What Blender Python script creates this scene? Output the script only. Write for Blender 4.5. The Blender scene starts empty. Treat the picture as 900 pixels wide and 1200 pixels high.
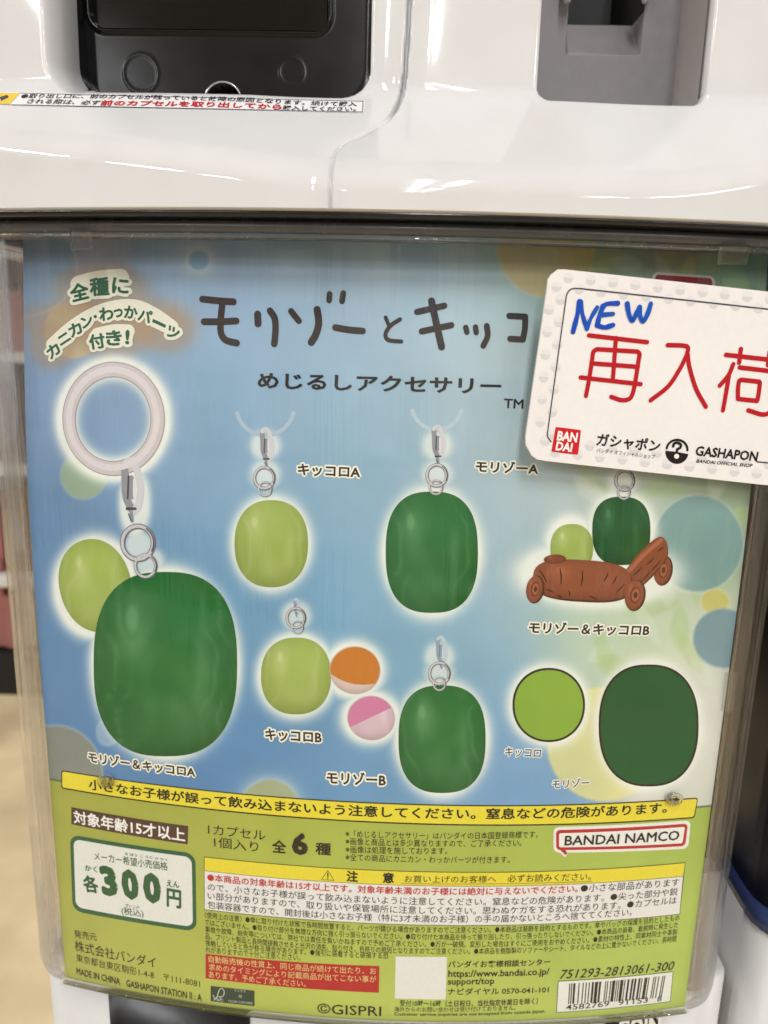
import bpy, math, random
import numpy as np
from mathutils import Matrix, Vector
random.seed(5); rng = np.random.default_rng(5)
sc = bpy.context.scene
COL = sc.collection
# ---------------------------------------------------------------- camera
# machine frame: X right, Y away from the viewer, Z up; the poster's front centre is X=0, Y=0. Z0 is the eye height.
Z0 = 1.2
PITCH, ROLL, YAW, XC, YC, FPX = .2223, .0244, -.0276, -.0006, .2444, 900.0
R_P, K2, ZK = 1/1.6831, .1434, -.0486
cy, sy = math.cos(YAW), math.sin(YAW)
def unyaw(v): return np.array([cy*v[0]+sy*v[1], -sy*v[0]+cy*v[1], v[2]])
cp, sp_ = math.cos(PITCH), math.sin(PITCH); cr, sr = math.cos(ROLL), math.sin(ROLL)
C_R = unyaw((cr, sr*sp_, sr*cp)); C_U = unyaw((-sr, cr*sp_, cr*cp)); C_F = unyaw((0, cp, -sp_))
C_O = unyaw((-XC, -YC, 0))
cam = bpy.data.cameras.new('camera'); camo = bpy.data.objects.new('camera', cam); COL.objects.link(camo)
M = Matrix.Identity(4)
for i in range(3):
    M[i][0], M[i][1], M[i][2] = C_R[i], C_U[i], -C_F[i]
M[0][3], M[1][3], M[2][3] = C_O[0], C_O[1], C_O[2]+Z0
camo.matrix_world = M
cam.sensor_fit = 'VERTICAL'; cam.sensor_height = 36; cam.sensor_width = 27; cam.lens = 27
cam.clip_start = .01; cam.clip_end = 60
cam.dof.use_dof = True; cam.dof.focus_distance = .252; cam.dof.aperture_fstop = 14
sc.camera = camo
# ---------------------------------------------------------------- world, lamps, exposure
w = bpy.data.worlds.new("World"); sc.world = w; w.use_nodes = True
bg = w.node_tree.nodes['Background']; bg.inputs[0].default_value = (.585, .59, .60, 1); bg.inputs[1].default_value = .86
def lamp(name, loc, size, power, rot=(0, 0, 0), col=(.965, .985, 1)):
    l = bpy.data.lights.new(name, 'AREA'); l.shape = 'RECTANGLE'; l.size, l.size_y = size; l.energy = power; l.color = col
    o = bpy.data.objects.new(name, l); o.location = loc; o.rotation_euler = rot; COL.objects.link(o); return o
# ceiling tubes of the shop, in pairs along the aisle
for yy in (-5.6, -3.6, -1.7, 1.6, 3.8):
    for xx in (-2.6, -.1, 2.4):
        for dx in (0, .16):
            lamp('ceiling_tube', (xx+dx+.2, yy, 2.95), (.035, 1.2), 15.5)
sc.view_settings.view_transform = 'Standard'; sc.view_settings.look = 'None'; sc.view_settings.gamma = 1
sc.view_settings.use_curve_mapping = False; sc.view_settings.exposure = 0.24
sc.cycles.max_bounces = 10; sc.cycles.transparent_max_bounces = 24; sc.cycles.transmission_bounces = 8
sc.cycles.caustics_refractive = False; sc.cycles.caustics_reflective = False
sc.cycles.sample_clamp_indirect = 6
try: sc.cycles.use_denoising = True
except Exception: pass

# ---------------------------------------------------------------- projection helpers (real surfaces in the machine frame)
def softp(x): return np.log1p(np.exp(np.clip(x, -50, 50)))
def project(P):
    d = P - C_O
    z = d@C_F
    return 450+FPX*(d@C_R)/z, 600-FPX*(d@C_U)/z
def ray(px, py):
    v = C_F*FPX + C_R*(px-450) + C_U*(600-py)
    return C_O, v/np.linalg.norm(v)
def hitY(px, py, Y):
    o, d = ray(px, py); t = (Y-o[1])/d[1]; return o+d*t
class Surf:
    """a surface with coordinates (u, v) in metres; pos() gives machine-frame points"""
    def inv(self, px, py):
        px = np.atleast_1d(np.asarray(px, float)); py = np.atleast_1d(np.asarray(py, float))
        u, v = self.guess(px, py)
        for _ in range(14):
            a, b = project(self.pos(u, v)); e = 1e-5
            a1, b1 = project(self.pos(u+e, v)); a2, b2 = project(self.pos(u, v+e))
            A, B, C, D = (a1-a)/e, (a2-a)/e, (b1-b)/e, (b2-b)/e
            det = A*D-B*C; dx, dy = px-a, py-b
            u = u+(D*dx-B*dy)/det; v = v+(-C*dx+A*dy)/det
        return u, v
    def m_per_px(self, px, py):
        u, v = self.inv([px, px+1], [py, py]); return float(math.hypot(u[1]-u[0], v[1]-v[0]))
class Sheet(Surf):      # the bowed poster card
    def __init__(s, out=0., lean=True): s.out = out; s.lean = lean
    def guess(s, px, py): return (px-450)/900*.3, -(py-400)/900*.3
    def pos(s, u, v, off=0.):
        a = u/R_P; o = s.out+off
        X = R_P*np.sin(a)+np.sin(a)*o
        Y = R_P*(1-np.cos(a))-np.cos(a)*o
        if s.lean: Y = Y+K2*softp((v-ZK)*60)/60
        return np.stack([X, Y, v+0*u], -1)
class Plane(Surf):
    def __init__(s, o, eu, ev):
        s.o = np.array(o, float); s.eu = np.array(eu, float)/np.linalg.norm(eu)
        ev = np.array(ev, float); ev -= (ev@s.eu)*s.eu; s.ev = ev/np.linalg.norm(ev)
        s.n = np.cross(s.eu, s.ev)
        if s.n@(C_O-s.o) < 0: s.n = -s.n
    def guess(s, px, py): return px*0., py*0.
    def pos(s, u, v, off=0.):
        u = np.asarray(u, float); v = np.asarray(v, float)
        return s.o+u[..., None]*s.eu+v[..., None]*s.ev+(np.asarray(off)+0*u)[..., None]*s.n
poster = Sheet()

# ---------------------------------------------------------------- materials
def lin(c): return tuple(((x/255+.055)/1.055)**2.4 if x/255 > .04045 else x/255/12.92 for x in c[:3])
def new_mat(name):
    m = bpy.data.materials.new(name); m.use_nodes = True
    return m, m.node_tree, m.node_tree.nodes['Principled BSDF']
_pm = {}
def printed(rgb, rough=.42):
    k = (tuple(rgb), rough)
    if k not in _pm:
        m, nt, b = new_mat('printed_ink')
        base = lin(rgb)
        n = nt.nodes.new('ShaderNodeTexNoise'); n.inputs['Scale'].default_value = 900; n.inputs['Detail'].default_value = 2
        tc = nt.nodes.new('ShaderNodeTexCoord'); nt.links.new(tc.outputs['Object'], n.inputs['Vector'])
        mp = nt.nodes.new('ShaderNodeMapRange'); mp.inputs[1].default_value = .3; mp.inputs[2].default_value = .7; mp.inputs[3].default_value = .97; mp.inputs[4].default_value = 1.02
        nt.links.new(n.outputs['Fac'], mp.inputs[0])
        mx = nt.nodes.new('ShaderNodeMix'); mx.data_type = 'RGBA'; mx.blend_type = 'MULTIPLY'; mx.inputs[0].default_value = 1
        mx.inputs[6].default_value = (*base, 1); nt.links.new(mp.outputs[0], mx.inputs[7]); nt.links.new(mx.outputs[2], b.inputs['Base Color'])
        b.inputs['Roughness'].default_value = rough; b.inputs['Specular IOR Level'].default_value = .35
        _pm[k] = m
    return _pm[k]
def paper_mat(name, rough=.4, mottle=True):
    m, nt, b = new_mat(name)
    a = nt.nodes.new('ShaderNodeVertexColor'); a.layer_name = 'Col'
    tc = nt.nodes.new('ShaderNodeTexCoord')
    n = nt.nodes.new('ShaderNodeTexNoise'); n.inputs['Scale'].default_value = 38; n.inputs['Detail'].default_value = 5
    nt.links.new(tc.outputs['Object'], n.inputs['Vector'])
    mp = nt.nodes.new('ShaderNodeMapRange'); mp.inputs[1].default_value = .3; mp.inputs[2].default_value = .7; mp.inputs[3].default_value = .93; mp.inputs[4].default_value = 1.06
    nt.links.new(n.outputs['Fac'], mp.inputs[0])
    mx = nt.nodes.new('ShaderNodeMix'); mx.data_type = 'RGBA'; mx.blend_type = 'MULTIPLY'; mx.inputs[0].default_value = 1 if mottle else .3
    nt.links.new(a.outputs['Color'], mx.inputs[6]); nt.links.new(mp.outputs[0], mx.inputs[7]); nt.links.new(mx.outputs[2], b.inputs['Base Color'])
    b.inputs['Roughness'].default_value = rough; b.inputs['Specular IOR Level'].default_value = .35
    return m
def plastic(name, rgb, rough=.12, scale=60, amt=.04, bump=.0, coat=0., spec=.5):
    m, nt, b = new_mat(name)
    tc = nt.nodes.new('ShaderNodeTexCoord')
    n = nt.nodes.new('ShaderNodeTexNoise'); n.inputs['Scale'].default_value = scale; n.inputs['Detail'].default_value = 6
    nt.links.new(tc.outputs['Object'], n.inputs['Vector'])
    mp = nt.nodes.new('ShaderNodeMapRange'); mp.inputs[1].default_value = .3; mp.inputs[2].default_value = .7; mp.inputs[3].default_value = 1-amt; mp.inputs[4].default_value = 1
    nt.links.new(n.outputs['Fac'], mp.inputs[0])
    mx = nt.nodes.new('ShaderNodeMix'); mx.data_type = 'RGBA'; mx.blend_type = 'MULTIPLY'; mx.inputs[0].default_value = 1
    mx.inputs[6].default_value = (*lin(rgb), 1); nt.links.new(mp.outputs[0], mx.inputs[7]); nt.links.new(mx.outputs[2], b.inputs['Base Color'])
    b.inputs['Specular IOR Level'].default_value = spec
    r = nt.nodes.new('ShaderNodeMapRange'); r.inputs[3].default_value = rough*.8; r.inputs[4].default_value = rough*1.3
    nt.links.new(n.outputs['Fac'], r.inputs[0]); nt.links.new(r.outputs[0], b.inputs['Roughness'])
    if bump:
        bn = nt.nodes.new('ShaderNodeTexNoise'); bn.inputs['Scale'].default_value = 14; bn.inputs['Detail'].default_value = 1
        nt.links.new(tc.outputs['Object'], bn.inputs['Vector'])
        bp = nt.nodes.new('ShaderNodeBump'); bp.inputs['Strength'].default_value = 1; bp.inputs['Distance'].default_value = bump
        nt.links.new(bn.outputs['Fac'], bp.inputs['Height']); nt.links.new(bp.outputs[0], b.inputs['Normal'])
    if coat: b.inputs['Coat Weight'].default_value = coat
    return m
def clear_mat(name, base=.05, rough=.03, ripple=.0003, tint=(.97, .98, .98)):
    """thin clear plastic: what lies behind shows straight through, the surface mirrors by Fresnel with vertical flow marks"""
    m = bpy.data.materials.new(name); m.use_nodes = True; nt = m.node_tree; nt.nodes.clear()
    out = nt.nodes.new('ShaderNodeOutputMaterial'); tr = nt.nodes.new('ShaderNodeBsdfTransparent'); gl = nt.nodes.new('ShaderNodeBsdfGlossy'); mx = nt.nodes.new('ShaderNodeMixShader')
    tr.inputs[0].default_value = (*tint, 1); gl.inputs['Roughness'].default_value = rough
    tc = nt.nodes.new('ShaderNodeTexCoord'); mp = nt.nodes.new('ShaderNodeMapping'); mp.inputs['Scale'].default_value = (160, 160, 5)
    n = nt.nodes.new('ShaderNodeTexNoise'); n.inputs['Scale'].default_value = 1; n.inputs['Detail'].default_value = 4
    nt.links.new(tc.outputs['Object'], mp.inputs[0]); nt.links.new(mp.outputs[0], n.inputs['Vector'])
    bp = nt.nodes.new('ShaderNodeBump'); bp.inputs['Distance'].default_value = ripple; bp.inputs['Strength'].default_value = .6
    nt.links.new(n.outputs['Fac'], bp.inputs['Height']); nt.links.new(bp.outputs[0], gl.inputs['Normal'])
    lw = nt.nodes.new('ShaderNodeLayerWeight'); fr = nt.nodes.new('ShaderNodeMath'); fr.operation = 'POWER'; fr.inputs[1].default_value = 4.5
    lw.inputs['Blend'].default_value = .5; nt.links.new(lw.outputs['Facing'], fr.inputs[0])
    ad = nt.nodes.new('ShaderNodeMath'); ad.operation = 'MULTIPLY_ADD'; ad.inputs[1].default_value = .9; ad.inputs[2].default_value = base
    nt.links.new(fr.outputs[0], ad.inputs[0]); nt.links.new(ad.outputs[0], mx.inputs[0])
    nt.links.new(tr.outputs[0], mx.inputs[1]); nt.links.new(gl.outputs[0], mx.inputs[2]); nt.links.new(mx.outputs[0], out.inputs[0])
    return m
def glass_mat(name, ripple=.0006, streak=(300, 300, 5), thru=.55):
    """thick moulded clear plastic: refracts, with vertical flow lines"""
    m = bpy.data.materials.new(name); m.use_nodes = True; nt = m.node_tree; nt.nodes.clear()
    out = nt.nodes.new('ShaderNodeOutputMaterial'); tr = nt.nodes.new('ShaderNodeBsdfTransparent'); gl = nt.nodes.new('ShaderNodeBsdfGlass'); mx = nt.nodes.new('ShaderNodeMixShader')
    gl.inputs['Roughness'].default_value = .0; gl.inputs['IOR'].default_value = 1.46
    tc = nt.nodes.new('ShaderNodeTexCoord'); mp = nt.nodes.new('ShaderNodeMapping'); mp.inputs['Scale'].default_value = streak
    n = nt.nodes.new('ShaderNodeTexNoise'); n.inputs['Scale'].default_value = 1; n.inputs['Detail'].default_value = 5
    nt.links.new(tc.outputs['Object'], mp.inputs[0]); nt.links.new(mp.outputs[0], n.inputs['Vector'])
    bp = nt.nodes.new('ShaderNodeBump'); bp.inputs['Distance'].default_value = ripple; bp.inputs['Strength'].default_value = 1
    nt.links.new(n.outputs['Fac'], bp.inputs['Height']); nt.links.new(bp.outputs[0], gl.inputs['Normal'])
    mx.inputs[0].default_value = 1-thru
    nt.links.new(tr.outputs[0], mx.inputs[1]); nt.links.new(gl.outputs[0], mx.inputs[2]); nt.links.new(mx.outputs[0], out.inputs[0])
    return m
WHITE = plastic('white_gloss_plastic', (219, 218, 218), .05, 45, .05, bump=.00025, coat=.3)
WHITE2 = plastic('white_satin_plastic', (214, 212, 209), .3, 45, .06)
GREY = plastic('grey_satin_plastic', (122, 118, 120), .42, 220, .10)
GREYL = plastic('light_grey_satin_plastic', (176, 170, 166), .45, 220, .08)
BLACKHOLE = plastic('black_matt_plastic', (14, 13, 13), .6)
BLACKG = plastic('black_gloss_plastic', (17, 17, 18), .18, 90, .25, spec=.3)
SMOKE = plastic('smoked_brown_black_plastic', (12, 10, 8), .12, 90, .2, spec=.3)
TRIM = plastic('dark_grey_rubber_trim', (84, 83, 84), .25, 120, .2, bump=.0002)
TRIMB = plastic('black_bead_trim', (24, 23, 25), .15, 120, .2)
DARKIN = plastic('dark_capsule_bin_plastic', (44, 40, 37), .35, 30, .5)
BLUE = plastic('blue_trim_plastic', (48, 60, 102), .25)
REDP = plastic('red_panel_plastic', (160, 40, 42), .35)
CHROME = plastic('silver_rim_metal', (190, 190, 196), .2); CHROME.node_tree.nodes['Principled BSDF'].inputs['Metallic'].default_value = .8
CLEAR = clear_mat('clear_cover_plastic'); GLASS = glass_mat('thick_clear_plastic')
CLEARLIP = glass_mat('clear_lip_plastic', .0002, (20, 20, 160), .25)
PAPER = paper_mat('printed_poster_card'); PAPER2 = paper_mat('printed_picture_ink', .35)

# ---------------------------------------------------------------- mesh helpers
class MB:
    def __init__(s): s.v = []; s.f = []; s.m = []; s.mats = []; s.n = 0; s.c = []; s.hascol = False
    def mi(s, m):
        if m not in s.mats: s.mats.append(m)
        return s.mats.index(m)
    def add(s, V, F, mat, col=None):
        V = np.asarray(V, float).reshape(-1, 3); k = s.mi(mat)
        s.v.append(V); s.f.extend([tuple(int(i)+s.n for i in f) for f in F]); s.m.extend([k]*len(F))
        if col is not None: s.hascol = True; s.c.append(np.asarray(col, float).reshape(-1, 3))
        else: s.c.append(np.ones((len(V), 3)))
        s.n += len(V)
    def build(s, name, parent=None, smooth=None, local=None):
        if smooth is None: smooth = name == 'poster_card' or parent is None or parent.name not in ('product_poster', 'shop_card') and 'lettering' not in name
        V = np.concatenate(s.v); org = np.zeros(3) if local is None else np.asarray(local, float)
        V = V-org
        if local is None: V = V+np.array([0, 0, Z0])
        me = bpy.data.meshes.new(name); me.from_pydata(V.tolist(), [], s.f); me.update()
        for m in s.mats: me.materials.append(m)
        me.polygons.foreach_set('material_index', s.m)
        me.polygons.foreach_set('use_smooth', [smooth]*len(s.f))
        if s.hascol:
            a = me.color_attributes.new('Col', 'FLOAT_COLOR', 'POINT')
            c = np.concatenate(s.c); c4 = np.ones((len(c), 4)); c4[:, :3] = c
            a.data.foreach_set('color', c4.ravel())
        o = bpy.data.objects.new(name, me); COL.objects.link(o)
        if local is not None: o.location = (org[0], org[1], org[2]+Z0)
        if parent: o.parent = parent; o.matrix_parent_inverse = parent.matrix_world.inverted()
        return o
def thing(name, label, cat, loc, group=None, kind=None):
    o = bpy.data.objects.new(name, None); o.empty_display_size = .05; COL.objects.link(o)
    o.location = (loc[0], loc[1], loc[2]+Z0); o['label'] = label; o['category'] = cat
    if group: o['group'] = group
    if kind: o['kind'] = kind
    bpy.context.view_layer.update(); return o
def grid_faces(nu, nv, base=0):
    f = []
    for i in range(nu-1):
        for j in range(nv-1):
            a = base+i*nv+j; f.append((a, a+nv, a+nv+1, a+1))
    return f
def box(mb, lo, hi, mat, bev=0):
    x0, y0, z0 = lo; x1, y1, z1 = hi
    V = [(x0, y0, z0), (x1, y0, z0), (x1, y1, z0), (x0, y1, z0), (x0, y0, z1), (x1, y0, z1), (x1, y1, z1), (x0, y1, z1)]
    mb.add(V, [(0, 3, 2, 1), (4, 5, 6, 7), (0, 1, 5, 4), (1, 2, 6, 5), (2, 3, 7, 6), (3, 0, 4, 7)], mat)
LAY = .00004
_tick = [0]
def tick():
    _tick[0] = (_tick[0]+1) % 12; return _tick[0]*.9e-6
# --- flat printed shapes
def quad(mb, S, pts, layer, mat, rad=0., n=None):
    """pts: pixel corners TL, TR, BR, BL; a patch with rounded corners (radius in metres)"""
    u, v = S.inv([p[0] for p in pts], [p[1] for p in pts])
    quad_uv(mb, S, [(u[i], v[i]) for i in range(4)], layer, mat, rad)
def quad_uv(mb, S, c, layer, mat, rad=0.):
    c = np.array(c, float); wid = np.linalg.norm(c[1]-c[0]); hei = np.linalg.norm(c[3]-c[0])
    nseg = max(1, int(wid/.004)); t = list(np.linspace(0, 1, nseg+1))
    if rad > 0:
        r = rad/wid
        e = [r*(1-math.cos(a)) for a in np.linspace(0, math.pi/2, 7)]
        t = e+[x for x in t if r < x < 1-r]+[1-x for x in reversed(e)]
    V = []; nv = 4
    for x in t:
        ins = 0.
        if rad > 0:
            r = rad/wid; d = None
            if x < r: d = (r-x)/r
            if x > 1-r: d = (x-(1-r))/r
            if d is not None: ins = (rad/hei)*(1-math.sqrt(max(0, 1-d*d)))
        for k in range(nv):
            y = ins+(1-2*ins)*k/(nv-1)
            V.append((c[0]*(1-x)+c[1]*x)*(1-y)+(c[3]*(1-x)+c[2]*x)*y)
    V = np.array(V); P = S.pos(V[:, 0], V[:, 1], layer*LAY+tick())
    mb.add(P, grid_faces(len(t), nv), mat)
def catmull(P, n=6):
    P = [np.array(p, float) for p in P]
    if len(P) < 3: return P
    Q = [2*P[0]-P[1]]+P+[2*P[-1]-P[-2]]; out = []
    for i in range(1, len(Q)-2):
        for k in range(n):
            t = k/n; a, b, c, d = Q[i-1:i+3]
            out.append(.5*((2*b)+(-a+c)*t+(2*a-5*b+4*c-d)*t*t+(-a+3*b-3*c+d)*t**3))
    out.append(P[-1]); return out
def stroke(mb, S, pts, wpx, layer, mat, smooth=True, uv=False, widths=None, closed=False):
    """a round-ended pen line through pixel points, width in pixels"""
    if not uv:
        u, v = S.inv([p[0] for p in pts], [p[1] for p in pts]); P = [(u[i], v[i]) for i in range(len(u))]
        wm = wpx*S.m_per_px(*pts[0])
    else: P = pts; wm = wpx
    if smooth: P = catmull(P)
    P = np.array(P, float); n = len(P)
    if closed: T = np.roll(P, -1, 0)-np.roll(P, 1, 0)
    else: T = np.gradient(P, axis=0)
    T /= np.linalg.norm(T, axis=1)[:, None]+1e-12; N = np.stack([-T[:, 1], T[:, 0]], 1)
    W = np.full(n, wm/2)
    if widths is not None: W = np.interp(np.linspace(0, 1, n), np.linspace(0, 1, len(widths)), widths)*wm/2
    A = P+N*W[:, None]; B = P-N*W[:, None]
    V = []
    for i in range(n): V += [A[i], B[i]]
    F = [(2*i, 2*i+1, 2*i+3, 2*i+2) for i in range(n-1)]
    if closed: F.append((2*n-2, 2*n-1, 1, 0))
    else:
        for end, sg in ((0, -1), (n-1, 1)):
            b = len(V); k = 7; r = W[end]
            a0 = math.atan2(N[end][1], N[end][0])
            for q in range(1, k):
                a = a0-sg*math.pi*q/k
                V.append(P[end]+r*np.array([math.cos(a), math.sin(a)]))
            F.append(tuple([2*end]+list(range(b, b+k-1))+[2*end+1]))
    V = np.array(V); mb.add(S.pos(V[:, 0], V[:, 1], layer*LAY+tick()), F, mat)
def disc(mb, S, cx, cy_, rx, ry, layer, mat, n=28, rot=0., power=2., a0=0, a1=2*math.pi, col=None, rings=3, inner=0.):
    """an oval patch (superellipse) in pixels"""
    A = np.linspace(a0, a1, n+1); cc, ss = np.cos(A), np.sin(A)
    ex = np.sign(cc)*np.abs(cc)**(2/power); ey = np.sign(ss)*np.abs(ss)**(2/power)
    X = []; Y = []; RR = []
    rr = np.linspace(inner, 1, rings+1)
    for r in rr:
        x = rx*ex*r; y = ry*ey*r
        X.append(cx+x*math.cos(rot)-y*math.sin(rot)); Y.append(cy_+x*math.sin(rot)+y*math.cos(rot)); RR.append(np.full(n+1, r))
    u, v = S.inv(np.concatenate(X), np.concatenate(Y))
    V = S.pos(u, v, layer*LAY+tick())
    cval = None if col is None else col(np.concatenate(X), np.concatenate(Y), np.concatenate(RR))
    mb.add(V, grid_faces(rings+1, n+1), mat, cval)
def polygon(mb, S, pts, layer, mat, smooth=False):
    u, v = S.inv([p[0] for p in pts], [p[1] for p in pts]); P = [(u[i], v[i]) for i in range(len(u))]
    if smooth:
        P = catmull(P+[P[0]], 5)[:-1]
    P = np.array(P); c = P.mean(0); n = len(P); V = np.concatenate([c+(P-c)*k for k in (1, .8, .6, .4, .2)]+[c[None]])
    F = [(k*n+i, k*n+(i+1) % n, (k+1)*n+(i+1) % n, (k+1)*n+i) for k in range(4) for i in range(n)]+[(4*n+i, 4*n+(i+1) % n, 5*n) for i in range(n)]
    mb.add(S.pos(V[:, 0], V[:, 1], layer*LAY+tick()), F, mat)
# --- lettering
_tx = {}; _queue = []
def want(text, bold, res=2):
    if (text, bold) not in _tx: _tx[(text, bold)] = None; _queue.append((text, bold, res))
def fatten(V, F, r):
    """bold: the same glyphs with a round pen of radius r run along their outlines"""
    if r < .016: return V, F
    key = np.round(V, 4); cnt = {}
    for f in F:
        for i in range(len(f)):
            a, b = f[i], f[(i+1) % len(f)]; k = tuple(sorted((tuple(key[a]), tuple(key[b]))))
            cnt[k] = cnt.get(k, 0)+1
    P = []; G = []; n = len(V); seen = set()
    kk = 8
    for (a, b), c in cnt.items():
        if c != 1 or a == b: continue
        A, B = np.array(a), np.array(b); t = B-A; t /= np.linalg.norm(t); m = np.array([-t[1], t[0]])*r
        G.append((n, n+1, n+2, n+3)); P += [A+m, A-m, B-m, B+m]; n += 4
        if a not in seen:
            seen.add(a); P += [A+r*np.array([math.cos(q), math.sin(q)]) for q in np.arange(kk)*2*math.pi/kk]; G.append(tuple(range(n, n+kk))); n += kk
    return np.concatenate([V, np.array(P)]) if P else V, list(F)+G
def flush():
    tmp = []
    for t, b, res in _queue:
        c = bpy.data.curves.new('t', 'FONT'); c.body = t; c.size = 1; c.resolution_u = res; c.offset = b if b < .016 else 0
        o = bpy.data.objects.new('t', c); COL.objects.link(o); tmp.append((t, b, o, c))
    dg = bpy.context.evaluated_depsgraph_get(); dg.update()
    for t, b, o, c in tmp:
        me = bpy.data.meshes.new_from_object(o.evaluated_get(dg))
        V = np.zeros(len(me.vertices)*3); me.vertices.foreach_get('co', V); V = V.reshape(-1, 3)[:, :2]
        F = [tuple(p.vertices) for p in me.polygons]
        _tx[(t, b)] = fatten(V, F, b*.8); bpy.data.meshes.remove(me)
    for t, b, o, c in tmp: bpy.data.objects.remove(o); bpy.data.curves.remove(c)
    _queue.clear()
# each entry: part, surface, text, bottom-left px, bottom-right px, height px, colour, boldness, layer, options
TEXTS = []
def T(part, S, text, bl, br, h, col, bold=0., layer=4, it=0., outline=None, mirror=False):
    TEXTS.append((part, S, text, bl, br, h, col, bold, layer, it, outline)); want(text, bold)
    if outline: want(text, outline[0])
def set_text(mb, S, text, bl, br, h, col, bold, layer, it=0., ref=None):
    V, F = _tx[(text, bold)]
    if not len(V): return
    V0 = _tx[(text, bold if ref is None else ref)][0]
    lo, hi = V0.min(0), V0.max(0)
    u, v = S.inv([bl[0], br[0]], [bl[1], br[1]]); a = np.array([u[0], v[0]]); b = np.array([u[1], v[1]])
    L = np.linalg.norm(b-a); ex = (b-a)/L; ey = np.array([-ex[1], ex[0]])
    up, vp = S.inv([(bl[0]+br[0])/2]*2, [(bl[1]+br[1])/2, (bl[1]+br[1])/2-h]); H = math.hypot(up[1]-up[0], vp[1]-vp[0])
    x = (V[:, 0]-lo[0])/(hi[0]-lo[0])*L; y = (V[:, 1]-lo[1])/(hi[1]-lo[1])*H; x = x+it*y
    P = a+x[:, None]*ex+y[:, None]*ey
    off = layer*LAY+tick()+np.zeros(len(P))
    if bold >= .016: off = off+(np.arange(len(P))//2 % 20)*4e-7
    mb.add(S.pos(P[:, 0], P[:, 1], off), F, printed(col))

# ================================================================ the poster card: what is printed on it
DK = (44, 31, 25); INK = (24, 22, 18); GRN = (38, 92, 52); CREAM = (243, 236, 214); OCHRE = (150, 140, 100)
LBL = dict(outline=(.2, (250, 246, 228)))
T('picture_caption', poster, 'キッコロA', (349, 557), (422, 560.5), 14, DK, .036, 5, **LBL)
T('picture_caption', poster, 'モリゾーA', (557, 553), (630, 556), 14, DK, .036, 5, **LBL)
T('picture_caption', poster, 'キッコロB', (311, 867), (377, 871), 14, DK, .036, 5, **LBL)
T('picture_caption', poster, 'モリゾーB', (383, 918), (452, 921), 15, DK, .036, 5, **LBL)
T('picture_caption', poster, 'モリゾー＆キッコロA', (104, 893), (229, 911), 13, DK, .036, 5, **LBL)
T('picture_caption', poster, 'モリゾー＆キッコロB', (619, 742), (760, 745), 14, DK, .036, 5, **LBL)
T('picture_caption', poster, 'キッコロ', (591, 886), (633, 888), 11, DK, .012, 5, outline=(.14, (250, 250, 246)))
T('picture_caption', poster, 'モリゾー', (647, 924), (690, 922), 11, DK, .012, 5, outline=(.14, (250, 250, 246)))
T('title_lettering', poster, 'TM', (590, 478), (613, 479), 11, DK, .02)
T('subtitle_lettering', poster, 'めじるしアクセサリー', (302, 455), (587, 462), 19, DK, .034)
# round badge, glyph by glyph on its bow
for ch, x, y, r, s in (('全', 93, 342, -14, 22), ('種', 117, 336, -3, 23), ('に', 142, 335, 5, 20),
                       ('カ', 62, 411, -38, 16), ('ニ', 75, 397, -33, 11), ('カ', 88, 386, -28, 16), ('ン', 102, 377, -20, 14), ('・', 112, 371, -12, 4), ('わ', 125, 368, -5, 17), ('っ', 139, 367, 0, 11), ('か', 154, 366, 6, 16), ('パ', 171, 370, 17, 16), ('ー', 187, 379, 25, 4), ('ツ', 203, 390, 33, 15),
                       ('付', 114, 400, -9, 19), ('き', 134, 396, -3, 19), ('!', 150, 395, 4, 18)):
    a = math.radians(r); wd = {'!': 5, '・': 4, 'ー': 17, 'ニ': 15}.get(ch, s); hh = {'ー': 4, 'ニ': 11, '・': 4}.get(ch, s*.95)
    dx, dy = math.cos(a)*wd/2, math.sin(a)*wd/2; ox, oy = -math.sin(a)*hh/2, math.cos(a)*hh/2
    T('badge_lettering', poster, ch, (x-dx+ox, y-dy+oy), (x+dx+ox, y+dy+oy), hh, (24, 92, 58), .045, 6, outline=(.26 if s > 15 else .34, (236, 232, 214)))
T('warning_lettering', poster, '小さなお子様が誤って飲み込まないよう注意してください。窒息などの危険があります。', (104.5, 925), (781, 952.5), 13.5, INK, .03)
T('age_lettering', poster, '対象年齢15才以上', (87, 964.5), (217.5, 986.5), 16, (250, 246, 240), .03, 5)
T('price_lettering', poster, 'メーカー希望小売価格', (111, 1007.5), (197, 1020), 10, GRN, .008, 5)
T('price_lettering', poster, 'き ぼう こ うり か かく', (146.7, 1001.5), (196.7, 1009), 3.2, GRN, .012, 5)
T('price_lettering', poster, 'かく', (100, 1020), (114.4, 1022.3), 7, GRN, .03, 5)
T('price_lettering', poster, '各', (99.3, 1045), (116.7, 1047), 20, GRN, .042, 5)
T('price_lettering', poster, '3', (120.5, 1049), (140, 1051), 35, GRN, .075, 5)
T('price_lettering', poster, '0', (144.5, 1053), (164.5, 1055.5), 35.5, GRN, .075, 5)
T('price_lettering', poster, '0', (169, 1057), (190, 1060), 36, GRN, .075, 5)
T('price_lettering', poster, 'えん', (195.6, 1038.5), (210.4, 1040.5), 8, GRN, .03, 5)
T('price_lettering', poster, '円', (195.6, 1062), (212.7, 1065), 22, GRN, .042, 5)
T('price_lettering', poster, '(税込)', (143, 1072.5), (169, 1076), 10.5, GRN, .008, 5)
T('price_lettering', poster, 'ぜい こみ', (147, 1061.5), (163.8, 1064.5), 3.2, GRN, .012, 5)
T('maker_lettering', poster, '発売元', (87.8, 1098.5), (114, 1102.5), 9, INK, 0)
T('maker_lettering', poster, '株式会社バンダイ', (88.2, 1114), (182.9, 1134.5), 13, INK, .018)
T('maker_lettering', poster, '東京都台東区駒形1-4-8　〒111-8081', (89.6, 1126.5), (234.4, 1157), 9.5, INK, -.004)
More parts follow.
